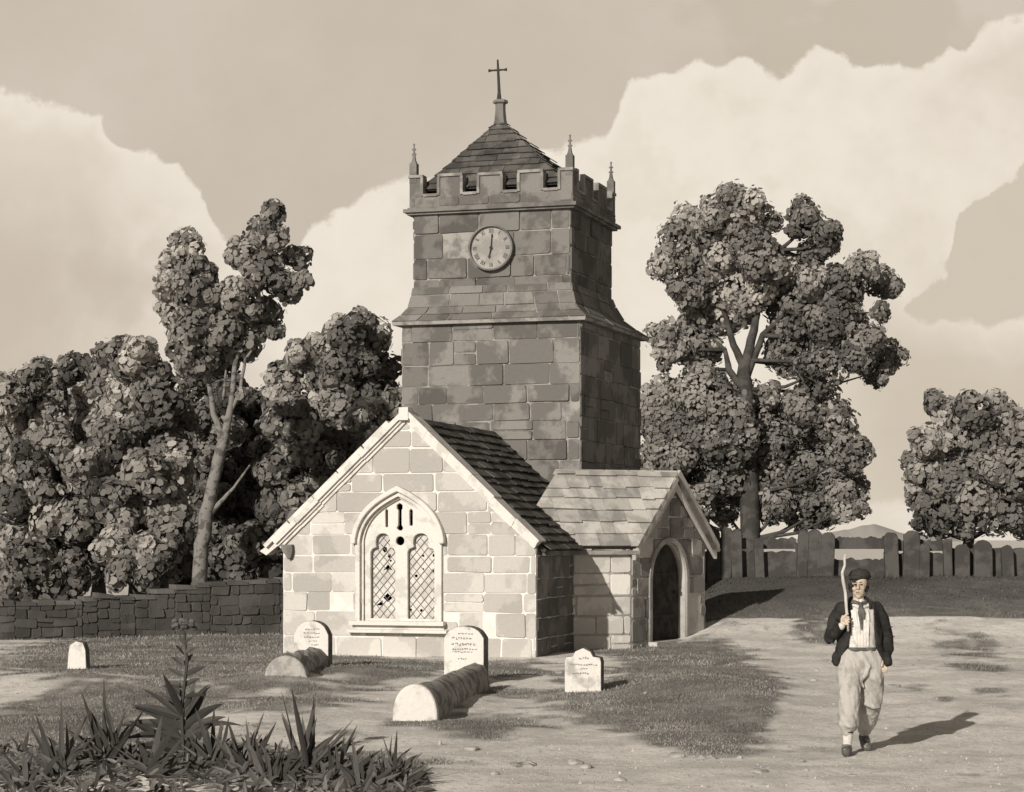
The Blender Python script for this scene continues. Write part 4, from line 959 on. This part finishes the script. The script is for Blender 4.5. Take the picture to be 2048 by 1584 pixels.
tree('broad_tree', 'tallest broad tree with a thick dark trunk and layered crown right of the tower', 'tree', 64,
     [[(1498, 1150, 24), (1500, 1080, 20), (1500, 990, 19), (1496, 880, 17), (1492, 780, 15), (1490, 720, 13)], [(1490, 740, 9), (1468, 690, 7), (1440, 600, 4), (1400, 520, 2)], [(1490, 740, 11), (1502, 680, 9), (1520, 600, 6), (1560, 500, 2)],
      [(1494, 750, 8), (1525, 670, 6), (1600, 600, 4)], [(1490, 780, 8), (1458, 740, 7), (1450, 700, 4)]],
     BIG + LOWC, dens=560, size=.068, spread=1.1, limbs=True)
tree('round_tree', 'rounded tree cropped by the right edge beyond the slab fence', 'tree', 51.5,
     [[(1935, 1150, 14), (1935, 1080, 11), (1940, 1000, 9), (1950, 900, 5)]],
     [(1890, 825, 44, 1.1), (1950, 830, 48, .9), (2000, 825, 46, 1.1), (1855, 880, 40, 1.1), (1920, 890, 60, .9), (1990, 890, 60, .85), (1850, 935, 44, 1.0), (1900, 960, 60, .8), (1980, 960, 60, .85), (1835, 985, 36, 1.0), (1880, 1020, 50, .75), (1940, 1020, 60, .8), (1860, 1045, 36, .9), (2030, 940, 60, .8), (2020, 1020, 60, .8), (2060, 860, 50, .9)], dens=540, size=.068)
WOOD = 'trees of the wood left of the church'
def wood(label, D, cx_, top, w, base, n, seed, tn=1.0, name='wood_tree'):
    """a full broad tree: clumps stacked in an egg-shaped crown between top and base"""
    rr = random.Random(seed); cl = []
    H_ = base - top
    for k in range(n):
        t_ = (k + .5) / n; y = top + H_ * (t_ * .94 + .06); half = w * math.sqrt(max(.08, 1 - ((t_ - .55) / .62) ** 2)); r = rr.uniform(.30, .44) * w
        cl.append((cx_ + rr.uniform(-1, 1) * max(0, half - r * .8), max(y, top + r), r, tn * rr.choice([.65, .9, 1.0, 1.25, 1.4]), rr.uniform(-1.2, 1.2)))
    return tree(name, label, 'tree', D, [[(cx_, 1150, 13), (cx_ + 4, base - 60, 11), (cx_, (top + base) / 2, 7), (cx_ - 5, top + 50, 3)]], cl, dens=430, size=.08, lm='leaf_wood', group=WOOD, limbs=True)
wood('broad wood tree at the far left edge with a low rounded crown', 55, 55, 720, 110, 1120, 28, 1, 1.1)
wood('wood tree with a small knob-like crown top, second from the left edge', 58, 135, 698, 85, 1100, 18, 2, 1.0)
wood('full rounded wood tree just left of the slender tree', 53, 270, 668, 120, 1110, 36, 3, 1.05)
wood('dark wood tree directly behind the slender tree', 60, 430, 720, 100, 1120, 22, 4, .6)
wood('wood tree right of the slender tree with a leaning crown', 57, 600, 668, 100, 1110, 28, 5, .95)
wood('tallest round crowned wood tree beside the tower', 54, 712, 618, 120, 1060, 32, 6, .9)
wood('low spreading wood tree between the slender tree and the gable', 51, 610, 800, 110, 1130, 24, 7, .75)
wood('wood tree half hidden behind the left of the tower', 62, 775, 770, 85, 1100, 18, 8, .8)
wood('shorter wood tree low at the left edge above the wall', 50, 110, 850, 120, 1150, 26, 9, .9)
wood('wood tree low in the middle of the wood left of the pale trunk', 49, 285, 900, 110, 1160, 24, 10, .85)
def shrub(label, D, cl, lm='leaf_wood', dens=430, size=.075, group=None):
    bx = (cl[0][0] - CX) / F * D; t_ = empty('shrub', (bx, D, float(H(bx, D))), label, 'shrub', group)
    cc_ = [(at(c_[0], c_[1], D + random.uniform(-.4, .4)), c_[2] * D / F, c_[3]) for c_ in cl]
    mb = MB(); b0 = Vector((bx, D, float(H(bx, D)) - .1))
    for c_, r, tn in cc_: mb.tube([b0, b0.lerp(c_, .5) + Vector((.05, 0, .05)), c_], [.05, .035, .012], 6)
    mb.build('stems', [M['bark']], t_); V_, S_ = leaves(cc_, dens, size); fast_mesh('foliage', V_, 7, S_, M[lm], t_)
wood('dense wood tree filling the gap behind the far left trees', 66, 195, 735, 110, 1130, 24, 11, .7)
wood('dense wood tree behind the wall between the pale trunk and the gable', 64, 505, 770, 110, 1150, 26, 12, .6)
wood('dense dark wood tree at the back of the far left edge', 65, 20, 760, 110, 1150, 24, 13, .7)
wood('dark wood tree low behind the ridge of the pale gable', 60, 680, 820, 110, 1150, 24, 14, .6)
wood('dark wood tree low behind the slender trunk', 63, 370, 840, 110, 1160, 24, 15, .6)
shrub('pale leaved shrub behind the left wall beside the slender trunk', 47.5, [(300, 1120, 50, 1.2), (240, 1140, 40, 1.0), (340, 1100, 36, 1.2), (290, 1160, 36, .8)])
shrub('dark shrub behind the left wall at the edge of the picture', 46.5, [(60, 1130, 60, .7), (150, 1150, 50, .65), (20, 1170, 50, .6), (110, 1175, 50, .6)])
shrub('dark shrub behind the wall close to the left corner of the gable', 48, [(500, 1100, 56, .6), (440, 1130, 50, .55), (560, 1090, 50, .6), (540, 1140, 50, .5), (480, 1150, 40, .5)])

# ------------------------------------------------------------------ foreground weeds
def weed_leaf(V, S, base, d, ln, w, bend, shade, fold=.25):
    """one lance-shaped leaf as a strip of quads"""
    base = Vector(base); d = Vector(d).normalized(); side = d.cross(Vector((0, 1, .25))).normalized()
    if random.random() < .5: side = (side + Vector((0, random.uniform(-.7, .7), 0))).normalized()
    up = side.cross(d).normalized(); n = 6; pts = []
    for i in range(n + 1):
        t_ = i / n; c_ = base + d * (ln * t_) + Vector((0, 0, -1)) * (bend * ln * t_ * t_); ww = w * (math.sin(math.pi * min(1, t_ * .97 + .03) ** .75) ** .8 if 0 < t_ < 1 else .02 if t_ else .25)
        pts.append((c_ - side * ww + up * fold * ww, c_, c_ + side * ww + up * fold * ww))
    for i in range(n):
        a, b_ = pts[i], pts[i + 1]
        for k in (0, 1): V.append([a[k], a[k + 1], b_[k + 1], b_[k]]); S.append(shade * random.uniform(.9, 1.1) * (1.12 if k == 0 else .9))
def weed(label, px, py, kind, hpx, n, spread=1.0, lean=0.0, w=.028, name='leafy_weed', tone=1.0):
    gx, gy = ground_pt(px, py); z = float(H(gx, gy)); k = gy / F; t_ = empty(name, (gx, gy, z), label, 'plant', 'dark leafy weeds in the near left corner'); V = []; S = []
    hh = hpx * k; o = Vector((gx, gy, z - .02))
    if kind == 'fan':
        for i in range(int(n * 1.05)):
            a = R(random.uniform(-62, 62)) * spread + lean; tilt = random.uniform(-.35, .25); ln = hh * random.uniform(.55, 1.05) * (1 - .25 * abs(math.sin(a)))
            weed_leaf(V, S, o + Vector((random.uniform(-.07, .07), random.uniform(-.08, .08), 0)), (math.sin(a), tilt, math.cos(a)), ln, w * random.uniform(.35, .95), random.choice([0, .1, .2, .45, .6]), tone * random.choice([.6, .75, 1.0, 1.35]))
    if kind == 'tall':
        mb = MB(); st = [o, o + Vector((-.02, 0, hh * .4)), o + Vector((.03, 0, hh * .75)), o + Vector((.0, 0, hh * .96))]; mb.tube(st, [.020, .016, .012, .010], 6, sh=tone * .7); mb.build('stem', [M['weed']], t_)
        for lev in range(11):
            f_ = .10 + .84 * lev / 10
            for s_ in (-1, 1):
                for q_ in range(3 if lev < 4 else 1):
                    a = s_ * R(random.uniform(12, 75)); ln = hh * (.46 if f_ < .4 else .30 - .18 * f_) * random.uniform(.8, 1.15); p = o + Vector((0, 0, hh * f_ * .92))
                    weed_leaf(V, S, p, (math.sin(a), random.uniform(-.5, .4), math.cos(a)), ln, w * (1.4 - f_) * random.uniform(.6, 1.2), random.uniform(.05, .35), tone * random.choice([.6, .8, 1.2]))
    fast_mesh('leaves', np.array([[list(p) for p in q_] for q_ in V]), 4, np.array(S), M['weed'], t_)
    if kind == 'tall':
        mb = MB(); tp = o + Vector((0, 0, hh))
        for i in range(22):
            d = Vector((random.uniform(-1, 1), random.uniform(-1, 1), random.uniform(-.3, 1))).normalized(); c_ = tp + d * .035 + Vector((random.choice([-.05, .055, 0]), 0, random.choice([-.01, .02]))); mb.ball(c_, (.030, .026, .022), seg=7, rg=5, sh=random.uniform(.6, 1.6))
        mb.build('flower_head', [M['weed']], t_)
weed('leafy weed at the left edge with a few upright blades', 60, 1580, 'fan', 120, 18, 1.1)
weed('leafy weed with broad upright leaves, second from the left edge', 120, 1570, 'fan', 165, 26, .8, -.1, .032)
weed('leafy weed with tall pointed blades left of the flowering one', 225, 1560, 'fan', 205, 26, .75, -.05, .03)
weed('leafy weed with short wide leaves just left of the flowering stem', 300, 1575, 'fan', 150, 22, 1.1, .15, .03)
weed('tall flowering weed with a knobbly head and paired leaves', 368, 1545, 'tall', 275, 20, 1.0, 0, .036, name='flowering_weed')
weed('leafy weed with dark curled leaves right of the flowering stem', 425, 1560, 'fan', 150, 26, 1.0, .1, .03)
weed('leafy weed with narrow upright leaves right of the dark curled one', 485, 1570, 'fan', 150, 24, .6, .1, .024)
weed('low leafy weed with rounded tips in the middle of the clump', 545, 1580, 'fan', 120, 22, .8, 0, .03)
weed('leafy weed with long blades fanning to the right', 610, 1565, 'fan', 190, 30, .75, .28, .028)
weed('leafy weed with blades leaning far right', 665, 1575, 'fan', 150, 26, .7, .6, .024)
weed('small leafy weed at the right end of the clump', 785, 1582, 'fan', 125, 30, .7, .3, .022)
weed('small low leafy weed between the fan and the right end', 722, 1585, 'fan', 125, 20, .9, .2, .024)
# low leaf litter under them
V = []; S = []
for i in range(1700):
    px = random.uniform(-40, 830) ; py = random.uniform(1490 + (70 if px > 560 else 10) * random.random() + max(0, px - 560) * .12, 1660); gx, gy = ground_pt(px, py)
    a = random.uniform(-1.35, 1.35); weed_leaf(V, S, (gx, gy, float(H(gx, gy)) + .005), (math.sin(a), random.uniform(-.4, .4), abs(math.cos(a)) * .5 + .12), random.uniform(.10, .26), random.uniform(.010, .022), random.uniform(.1, .4), random.choice([.5, .7, 1.0, 1.4, 1.9]))
tag(fast_mesh('ground_leaves', np.array([[list(p) for p in q_] for q_ in V]), 4, np.array(S), M['weed']), 'mat of low dark leaves covering the near left corner', 'plants', None, 'stuff')

# ------------------------------------------------------------------ grass
n = 420000
D_ = 8000 / rng.uniform(60 * .8 + 60, 560, n); X_ = (rng.uniform(-150, 2200, n) - CX) / F * D_
g = GM(X_, D_); keep = rng.random(n) < g * np.where(D_ > 40, .55, .5) + .004; X_, D_, g = X_[keep], D_[keep], g[keep]
# nothing grows inside the buildings
ins = ((X_ - L0.x) * YU.x + (D_ - L0.y) * YU.y > .02) & ((X_ - L0.x) * YU.x + (D_ - L0.y) * YU.y < 9.5) & ((X_ - L0.x) * XU.x + (D_ - L0.y) * XU.y > -.02) & ((X_ - L0.x) * XU.x + (D_ - L0.y) * XU.y < NW + .03)
ins |= ((X_ - PA.x) * Ug.x + (D_ - PA.y) * Ug.y > -.1) & ((X_ - PA.x) * Ug.x + (D_ - PA.y) * Ug.y < GW + .1) & ((X_ - PA.x) * Ng.x + (D_ - PA.y) * Ng.y < .03) & (X_ > 1.0)
X_, D_, g = X_[~ins], D_[~ins], g[~ins]
n = len(X_); Z_ = H(X_, D_); hgt = rng.uniform(.014, .040, n) * (.5 + .5 * g) * (.6 + .8 * vnoise(X_, D_, .9, 11)) * np.clip(D_ / 30, .75, 1.5); wd_ = rng.uniform(.006, .013, n) * np.clip(D_ / 30, .8, 2)
an = rng.uniform(0, np.pi, n); lx = rng.normal(size=n) * .5 * hgt; ly = rng.normal(size=n) * .5 * hgt
B0 = np.stack([X_ - np.cos(an) * wd_, D_ - np.sin(an) * wd_, Z_ - .005], -1); B1 = np.stack([X_ + np.cos(an) * wd_, D_ + np.sin(an) * wd_, Z_ - .005], -1); T_ = np.stack([X_ + lx, D_ + ly, Z_ + hgt], -1)
sh_ = (.55 + .9 * vnoise(X_, D_, .7, 12)) * rng.uniform(.7, 1.25, n) * (1 - .68 * BK(X_, D_))  # blades on the bank get its shade in their colour too
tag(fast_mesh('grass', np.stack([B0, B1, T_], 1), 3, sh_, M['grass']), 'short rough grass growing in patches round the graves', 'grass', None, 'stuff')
print('leaves', NLEAF, 'grass', n)
# ------------------------------------------------------------------ walking person
skin = mat('skin', (.56, .47, .38), (.48, .39, .31), 9, .03, 60, rough=.6)
clothd = mat('dark_jacket_cloth', sep(.035), sep(.02), 7, .35, 50, rough=.85)
clothw = mat('white_shirt_cloth', sep(.70), sep(.58), 9, .3, 30)
clotht = mat('pale_trouser_cloth', sep(.43), sep(.33), 6, .3, 26, lo=.5, hi=.6)
capm = mat('dark_cap_cloth', sep(.045), sep(.03), 8, .3, 60)
hairm = mat('dark_hair', sep(.05), sep(.03), 12, .5, 90)
scarfm = mat('neckerchief', sep(.14), sep(.09), 10, .3, 50)
leather = mat('shoe_leather', sep(.10), sep(.30), 10, .2, 40, rough=.5, lo=.5, hi=.56)
stickm = mat('pale_stick', sep(.55), sep(.42), 10, .2, 50)
PX, PY = 3.215, 18.8
PZ0 = float(H(PX, PY))
man = empty('person', (PX, PY, PZ0), 'walking person in dark cap, open dark jacket and baggy pale trousers, holding a stick', 'person')
def pp(x, z, y=0.0): return Vector((PX + x, PY + y, PZ0 + z))
def skinmesh(name, mb, m, vox=.008, it=4, parent=man, fold=0):
    me = mb.mesh(name); mods = [('REMESH', dict(mode='VOXEL', voxel_size=vox)), ('SMOOTH', dict(factor=.5, iterations=it))]
    me = applied(me, mods)
    if fold:
        me.update(); NR = [v_.normal.copy() for v_ in me.vertices]
        for v_, n_ in zip(me.vertices, NR):
            p = v_.co; nn = mnoise.noise(Vector((p.x * 10 + p.z * 4, p.y * 9, p.z * 5 + p.x * 3))) * 1.2 + mnoise.noise(Vector((p.x * 26, p.y * 24 + 9, p.z * 12 + p.x * 14))) * .35
            v_.co = p + n_ * (fold * (abs(nn) * -1.6 + .35))
    o = link(name, me, m, parent, True); return o
def T(mb, pts, rs, n=12): mb.tube([pp(*p) for p in pts], rs, n); [mb.ball(pp(*p), (r if not isinstance(r, tuple) else min(r)) * .985, seg=12, rg=8) for p, r in ((pts[0], rs[0]), (pts[-1], rs[-1]))]
hx_, hz_, hy_ = .052, 1.575, .04
yaw = R(14)
def hp_(x, z, y):      # head frame: x right, y away, turned a little to the picture's left
    return pp(hx_ + x * math.cos(yaw) - y * math.sin(yaw) * -1, hz_ + z, hy_ + y * math.cos(yaw) - x * math.sin(yaw) * -1)
mb = MB()
# torso, neck
T(mb, [(.06, .92, .04), (.06, 1.05, .03), (.06, 1.20, .03), (.055, 1.33, .04), (.05, 1.41, .05)], [(.14, .10), (.13, .09), (.15, .10), (.17, .10), (.10, .07)])
T(mb, [(.05, 1.38, .05), (.052, 1.50, .05)], [.055, .052])
# skull, jaw, nose, ears, brow, lips, chin
mb.ball(hp_(0, .03, .02), (.076, .092, .095), seg=18, rg=12); mb.ball(hp_(0, -.055, -.03), (.056, .058, .062), seg=14, rg=10); mb.ball(hp_(0, -.098, -.058), (.026, .024, .022))
mb.tube([hp_(0, .022, -.080), hp_(0, -.012, -.098), hp_(0, -.022, -.100)], [.008, .013, .013], 8); mb.ball(hp_(0, -.020, -.100), .015)
for s_ in (-1, 1):
    mb.ball(hp_(s_ * .076, -.01, .02), (.012, .020, .030)); mb.ball(hp_(s_ * .032, .026, -.068), (.026, .012, .009)); mb.ball(hp_(s_ * .036, -.028, -.058), (.026, .02, .024)); mb.ball(hp_(s_ * .013, -.022, -.090), .010)
mb.ball(hp_(0, -.055, -.086), (.022, .012, .007)); mb.ball(hp_(0, -.068, -.084), (.019, .012, .008))
# arms (viewer's left: bent up to the stick; viewer's right: down to the pocket)
T(mb, [(-.10, 1.34, .05), (-.175, 1.22, .06), (-.215, 1.09, .04)], [.042, .042, .036]); T(mb, [(-.215, 1.09, .04), (-.165, 1.16, -.07), (-.115, 1.225, -.145)], [.038, .034, .024])
T(mb, [(.20, 1.34, .05), (.285, 1.22, .06), (.33, 1.09, .06)], [.042, .042, .036]); T(mb, [(.335, 1.09, .07), (.325, .99, .02), (.30, .90, -.03)], [.038, .032, .024])
# legs and feet
T(mb, [(-.03, .92, .03), (-.045, .72, -.03), (-.055, .50, -.09), (-.065, .30, -.11), (-.075, .10, -.08)], [.09, .075, .055, .05, .036])
T(mb, [(.15, .92, .04), (.155, .72, .05), (.165, .50, .08), (.165, .32, .22), (.16, .16, .36)], [.09, .075, .055, .05, .036])
T(mb, [(-.075, .07, -.07), (-.095, .05, -.20)], [.036, .028]); T(mb, [(.16, .12, .37), (.165, .05, .26)], [.036, .028])
# hand round the stick: palm, thumb and four unequal fingers
sx, sz, sy = -.088, 1.255, -.165
mb.tube([pp(sx - .035, sz - .03, sy + .02), pp(sx - .028, sz + .01, sy + .022), pp(sx - .018, sz + .042, sy + .022)], [(.030, .016), (.036, .018), (.032, .015)], 12)
for k, (ln, r_) in enumerate(((2.5, .0098), (2.9, .0102), (2.8, .0098), (2.3, .0086))):
    zz = sz + .036 - k * .0225; pts = []
    for q_ in range(9):
        a = math.pi * .88 - ln * .98 * q_ / 8 * -1; rr_ = .026
        pts.append(pp(sx + rr_ * math.cos(a), zz - .004 * q_ / 8, sy + rr_ * math.sin(a) * 1.0))
    mb.tube([pp(sx - .04, zz - .002, sy + .012)] + pts, [r_ * 1.08] + [r_ * (1 - .02 * q_) for q_ in range(9)], 8)
mb.tube([pp(sx - .040, sz + .0, sy + .0), pp(sx - .036, sz + .035, sy - .022), pp(sx - .016, sz + .058, sy - .030), pp(sx + .004, sz + .066, sy - .026)], [.014, .0125, .0115, .010], 8)
# the other hand, curled, going into the pocket
mb.tube([pp(.30, .90, -.03), pp(.29, .86, -.045), pp(.282, .825, -.05)], [(.024, .020), (.036, .018), (.034, .015)], 12)
for k, ln in enumerate((.062, .070, .066, .052)):
    x = .305 - k * .016; mb.tube([pp(x, .83, -.05 + k * .004), pp(x - .006, .83 - ln * .5, -.060 + k * .004), pp(x - .012, .83 - ln, -.050 + k * .004)], [.0095, .009, .0078], 8)
mb.tube([pp(.268, .875, -.06), pp(.250, .845, -.078), pp(.246, .82, -.08)], [.013, .011, .009], 8)
skinmesh('body', mb, skin, .0048, 3)
# shirt
mb = MB(); T(mb, [(.06, .955, .035), (.06, 1.05, .02), (.06, 1.20, .015), (.055, 1.33, .03), (.05, 1.41, .045)], [(.165, .125), (.155, .118), (.165, .125), (.165, .118), (.075, .068)], 16)
for k in range(5): mb.tube([pp(.0 + k * .03, 1.34, -.085), pp(.005 + k * .028, 1.15, -.11), pp(.01 + k * .027, 1.0, -.095)], [.006, .012, .007], 6)
for s_ in (-1, 1): mb.prism([pp(.05 + s_ * .01, 1.44, -.045), pp(.05 + s_ * .075, 1.43, -.01), pp(.05 + s_ * .085, 1.385, -.075), pp(.05 + s_ * .02, 1.36, -.105)], Vector((0, .03, .01)))
skinmesh('shirt', mb, clothw, .0075, 3, fold=.010)
# trousers: baggy, gathered at the knee and hem
mb = MB(); T(mb, [(.06, .99, .03), (.06, .92, .03), (.06, .82, .03)], [(.165, .13), (.195, .145), (.20, .15)], 16)
T(mb, [(-.03, .90, .02), (-.05, .74, -.03), (-.06, .60, -.08), (-.06, .50, -.10), (-.07, .38, -.10), (-.07, .28, -.10), (-.075, .225, -.09)], [.125, .122, .108, .098, .10, .098, .066], 14)
T(mb, [(.16, .90, .03), (.165, .74, .04), (.175, .60, .05), (.175, .50, .07), (.17, .38, .17), (.165, .28, .27), (.16, .20, .335)], [.125, .122, .112, .104, .10, .094, .068], 14)
for (a, b_, r_) in (((-.13, .36, -.16), (-.02, .32, -.19), .016), ((-.12, .45, -.165), (-.01, .49, -.175), .014), ((.09, .47, -.02), (.25, .43, .0), .02), ((.10, .39, .06), (.24, .36, .09), .016), ((.02, .80, -.10), (.08, .62, -.06), .02), ((.13, .84, -.11), (.07, .70, -.08), .018),
                    ((-.15, .60, -.14), (-.13, .42, -.15), .014), ((.22, .80, -.06), (.24, .60, -.02), .018), ((-.10, .85, -.10), (-.12, .65, -.13), .018), ((-.12, .28, -.17), (-.03, .27, -.18), .014)):
    mb.tube([pp(*a), pp((a[0] + b_[0]) / 2, (a[1] + b_[1]) / 2 - .012, (a[2] + b_[2]) / 2 - .01), pp(*b_)], [r_ * .6, r_, r_ * .6], 8)
skinmesh('trousers', mb, clotht, .009, 3, fold=.017)
mb = MB(); mb.tube([pp(-.073, .235, -.09), pp(-.074, .20, -.09)], [.062, .052], 12); skinmesh('stocking_band', mb, clothd, .007, 2); mb = MB(); mb.tube([pp(.16, .215, .32), pp(.16, .185, .34)], [.064, .052], 12); 
skinmesh('stocking_band', mb, clothd, .007, 2)
mb = MB(); mb.tube([pp(.06, 1.0, .03), pp(.06, .965, .03)], [(.176, .138), (.178, .140)], 20); skinmesh('belt', mb, scarfm, .007, 1)
mb = MB(); T(mb, [(-.073, .215, -.09), (-.075, .15, -.09), (-.077, .09, -.08)], [.048, .045, .040]); skinmesh('stocking', mb, clothw, .006, 2)
mb = MB(); T(mb, [(.16, .20, .325), (.16, .15, .36)], [.048, .042]); skinmesh('stocking', mb, clothw, .006, 2)
# jacket: open shell with a front gap, plus sleeves
mb = MB(); rings = []
for (z, cx_, a_, b_, g0, g1, cy) in ((1.44, .052, .085, .070, 46, 46, .05), (1.40, .052, .155, .098, 36, 40, .05), (1.33, .055, .180, .125, 30, 38, .04), (1.22, .058, .188, .140, 30, 36, .03), (1.10, .06, .195, .140, 33, 36, .03), (1.0, .062, .205, .145, 40, 38, .03), (.92, .065, .235, .155, 52, 44, .03), (.86, .068, .262, .165, 66, 56, .03)):
    rg_ = []; n = 30
    for i in range(n + 1):
        a = R(-90 - g0) - R(360 - g0 - g1) * i / n; rg_.append(pp(cx_ + a_ * math.cos(a), z + .012 * math.sin(i * .9 + z * 9), cy + b_ * math.sin(a)))
    rings.append(rg_)
for k in range(len(rings) - 1):
    for i in range(len(rings[0]) - 1):
        q_ = [rings[k][i], rings[k][i + 1], rings[k + 1][i + 1], rings[k + 1][i]]; cen = sum(q_, Vector()) / 4 ; axis_ = pp(.06, cen.z - PZ0, .03); nr = (cen - axis_).normalized() * .018; mb.prism(q_, nr)
T(mb, [(-.105, 1.355, .05), (-.175, 1.24, .06), (-.225, 1.08, .04)], [.072, .066, .056]); T(mb, [(-.225, 1.08, .04), (-.190, 1.13, -.05), (-.155, 1.185, -.105)], [.054, .050, .044])
T(mb, [(.215, 1.355, .05), (.285, 1.24, .06), (.335, 1.09, .06)], [.074, .068, .058]); T(mb, [(.335, 1.09, .06), (.33, 1.0, .02), (.305, .905, -.02)], [.056, .052, .046])
T(mb, [(.285, .93, -.10), (.30, .86, -.09)], [.04, .045]); T(mb, [(-.17, .91, -.03), (-.175, .86, -.04)], [.05, .038])
for (a, b_) in (((-.26, 1.13, -.02), (-.17, 1.10, -.03)), ((-.25, 1.07, .0), (-.18, 1.04, .0)), ((.30, 1.12, .0), (.40, 1.10, .03)), ((.30, 1.17, .0), (.38, 1.2, .02)), ((-.2, 1.3, -.02), (-.15, 1.25, -.03))):
    mb.tube([pp(*a), pp((a[0] + b_[0]) / 2, (a[1] + b_[1]) / 2 - .01, (a[2] + b_[2]) / 2 - .02), pp(*b_)], [.006, .012, .006], 6)
# collar
mb.tube([pp(-.035, 1.36, -.075), pp(-.045, 1.42, -.02), pp(-.02, 1.455, .07), pp(.05, 1.465, .11), pp(.12, 1.455, .07), pp(.15, 1.42, -.02), pp(.14, 1.36, -.075)], [.012, .02, .022, .022, .022, .02, .012], 8)
skinmesh('jacket', mb, clothd, .0085, 2, fold=.010)
mb = MB(); T(mb, [(-.155, 1.185, -.105), (-.135, 1.205, -.125)], [.040, .034]); skinmesh('shirt_cuff', mb, clothw, .006, 2)
# neckerchief
mb = MB(); mb.tube([pp(-.015, 1.43, .0), pp(.0, 1.425, -.05), pp(.05, 1.405, -.082), pp(.10, 1.425, -.05), pp(.115, 1.43, .0)], [.014, .018, .020, .018, .014], 8)
mb.ball(pp(.045, 1.40, -.10), (.02, .014, .02)); mb.tube([pp(.045, 1.40, -.105), pp(.03, 1.33, -.128), pp(.04, 1.27, -.135), pp(.045, 1.17, -.138)], [(.012, .008), (.022, .008), (.018, .007), (.010, .006)], 8); mb.tube([pp(.05, 1.40, -.105), pp(.065, 1.33, -.125), pp(.07, 1.27, -.13)], [(.010, .008), (.018, .008), (.008, .006)], 8)
skinmesh('neckerchief', mb, scarfm, .005, 2)
# hair, cap, eyes, mouth
mb = MB()
for s_ in (-1, 1):
    for k in range(7): mb.ball(hp_(s_ * (.078 + .014 * math.sin(k * 2.1)), .02 - k * .011, .0 + .022 * math.cos(k * 1.7)), .019)
for k in range(6): mb.ball(hp_(-.06 + k * .024, -.02, .095), .03)
for k in range(9): mb.ball(hp_(-.06 + k * .015, .062 - .006 * abs(k - 4) * .8, -.060 + .004 * abs(k - 4)), (.012, .012, .012))
skinmesh('hair', mb, hairm, .006, 1)
mb = MB(); mb.ball(hp_(.008, .105, .03), (.098, .108, .056), seg=18, rg=10); mb.ball(hp_(.05, .085, .05), (.065, .085, .045)); mb.tube([hp_(-.086, .072, .0), hp_(-.055, .078, -.058), hp_(0, .08, -.078), hp_(.055, .078, -.058), hp_(.088, .070, .0), hp_(.07, .06, .09), hp_(0, .06, .115), hp_(-.07, .06, .09), hp_(-.086, .072, .0)], [.017] * 9, 8)
mb.ball(hp_(0, .155, .03), .014); skinmesh('cap', mb, capm, .006, 2, fold=.008)
for s_ in (-1, 1):
    mb = MB(); mb.ball(hp_(s_ * .031, .012, -.076), (.0145, .008, .0075), seg=10, rg=6); o = mb.build('eye', [hairm], man, True)
    mb = MB(); mb.tube([hp_(s_ * .014, .030, -.082), hp_(s_ * .032, .036, -.082), hp_(s_ * .050, .029, -.070)], [.003, .0045, .003], 6); mb.build('eyebrow', [hairm], man, True)
lipm = mat('lips', sep(.16), None, 9, 0)
mb = MB(); mb.tube([hp_(-.020, -.060, -.088), hp_(0, -.059, -.097), hp_(.020, -.060, -.088)], [.003, .005, .003], 6); mb.build('mouth', [lipm], man, True)
# shoes
for (a, b_, c_, dz0, nm) in (((-.078, .055, -.055), (-.095, .045, -.16), (-.118, .040, -.265), 0, 'shoe'), ((.16, .115, .385), (.163, .055, .30), (.168, .032, .215), 0, 'shoe')):
    mb = MB(); T(mb, [a, b_, c_], [.052, .052, .046]); mb.tube([pp(a[0], a[1] - .028, a[2] + .01), pp(b_[0], max(.014, b_[1] - .032), b_[2]), pp(c_[0], .014, c_[2] - .01)], [(.012, .044), (.012, .048), (.012, .036)], 10)
    mb.box(pp(a[0], a[1] + .012, a[2] - .075), Vector((.02, 0, 0)), Vector((0, .004, 0)), Vector((0, 0, .012))); o = skinmesh(nm, mb, leather, .006, 2)
# stick, held: a thing of its own
st = empty('walking_stick', tuple(pp(sx, sz - .12, sy)), 'crooked pale stick held upright against the shoulder of the walking person', 'stick')
mb = MB(); kn = [(sx + .006, sz - .10, sy - .002), (sx, sz, sy), (sx - .006, sz + .12, sy + .03), (sx - .012, sz + .26, sy + .05), (-.118, 1.62, -.10), (-.125, 1.70, -.09), (-.100, 1.77, -.08), (-.098, 1.83, -.065), (-.090, 1.87, -.06)]
mb.tube([pp(*p) for p in kn], [.011, .013, .014, .014, .016, .014, .013, .012, .010], 8, wob=.08); mb.build('shaft', [stickm], st, True)
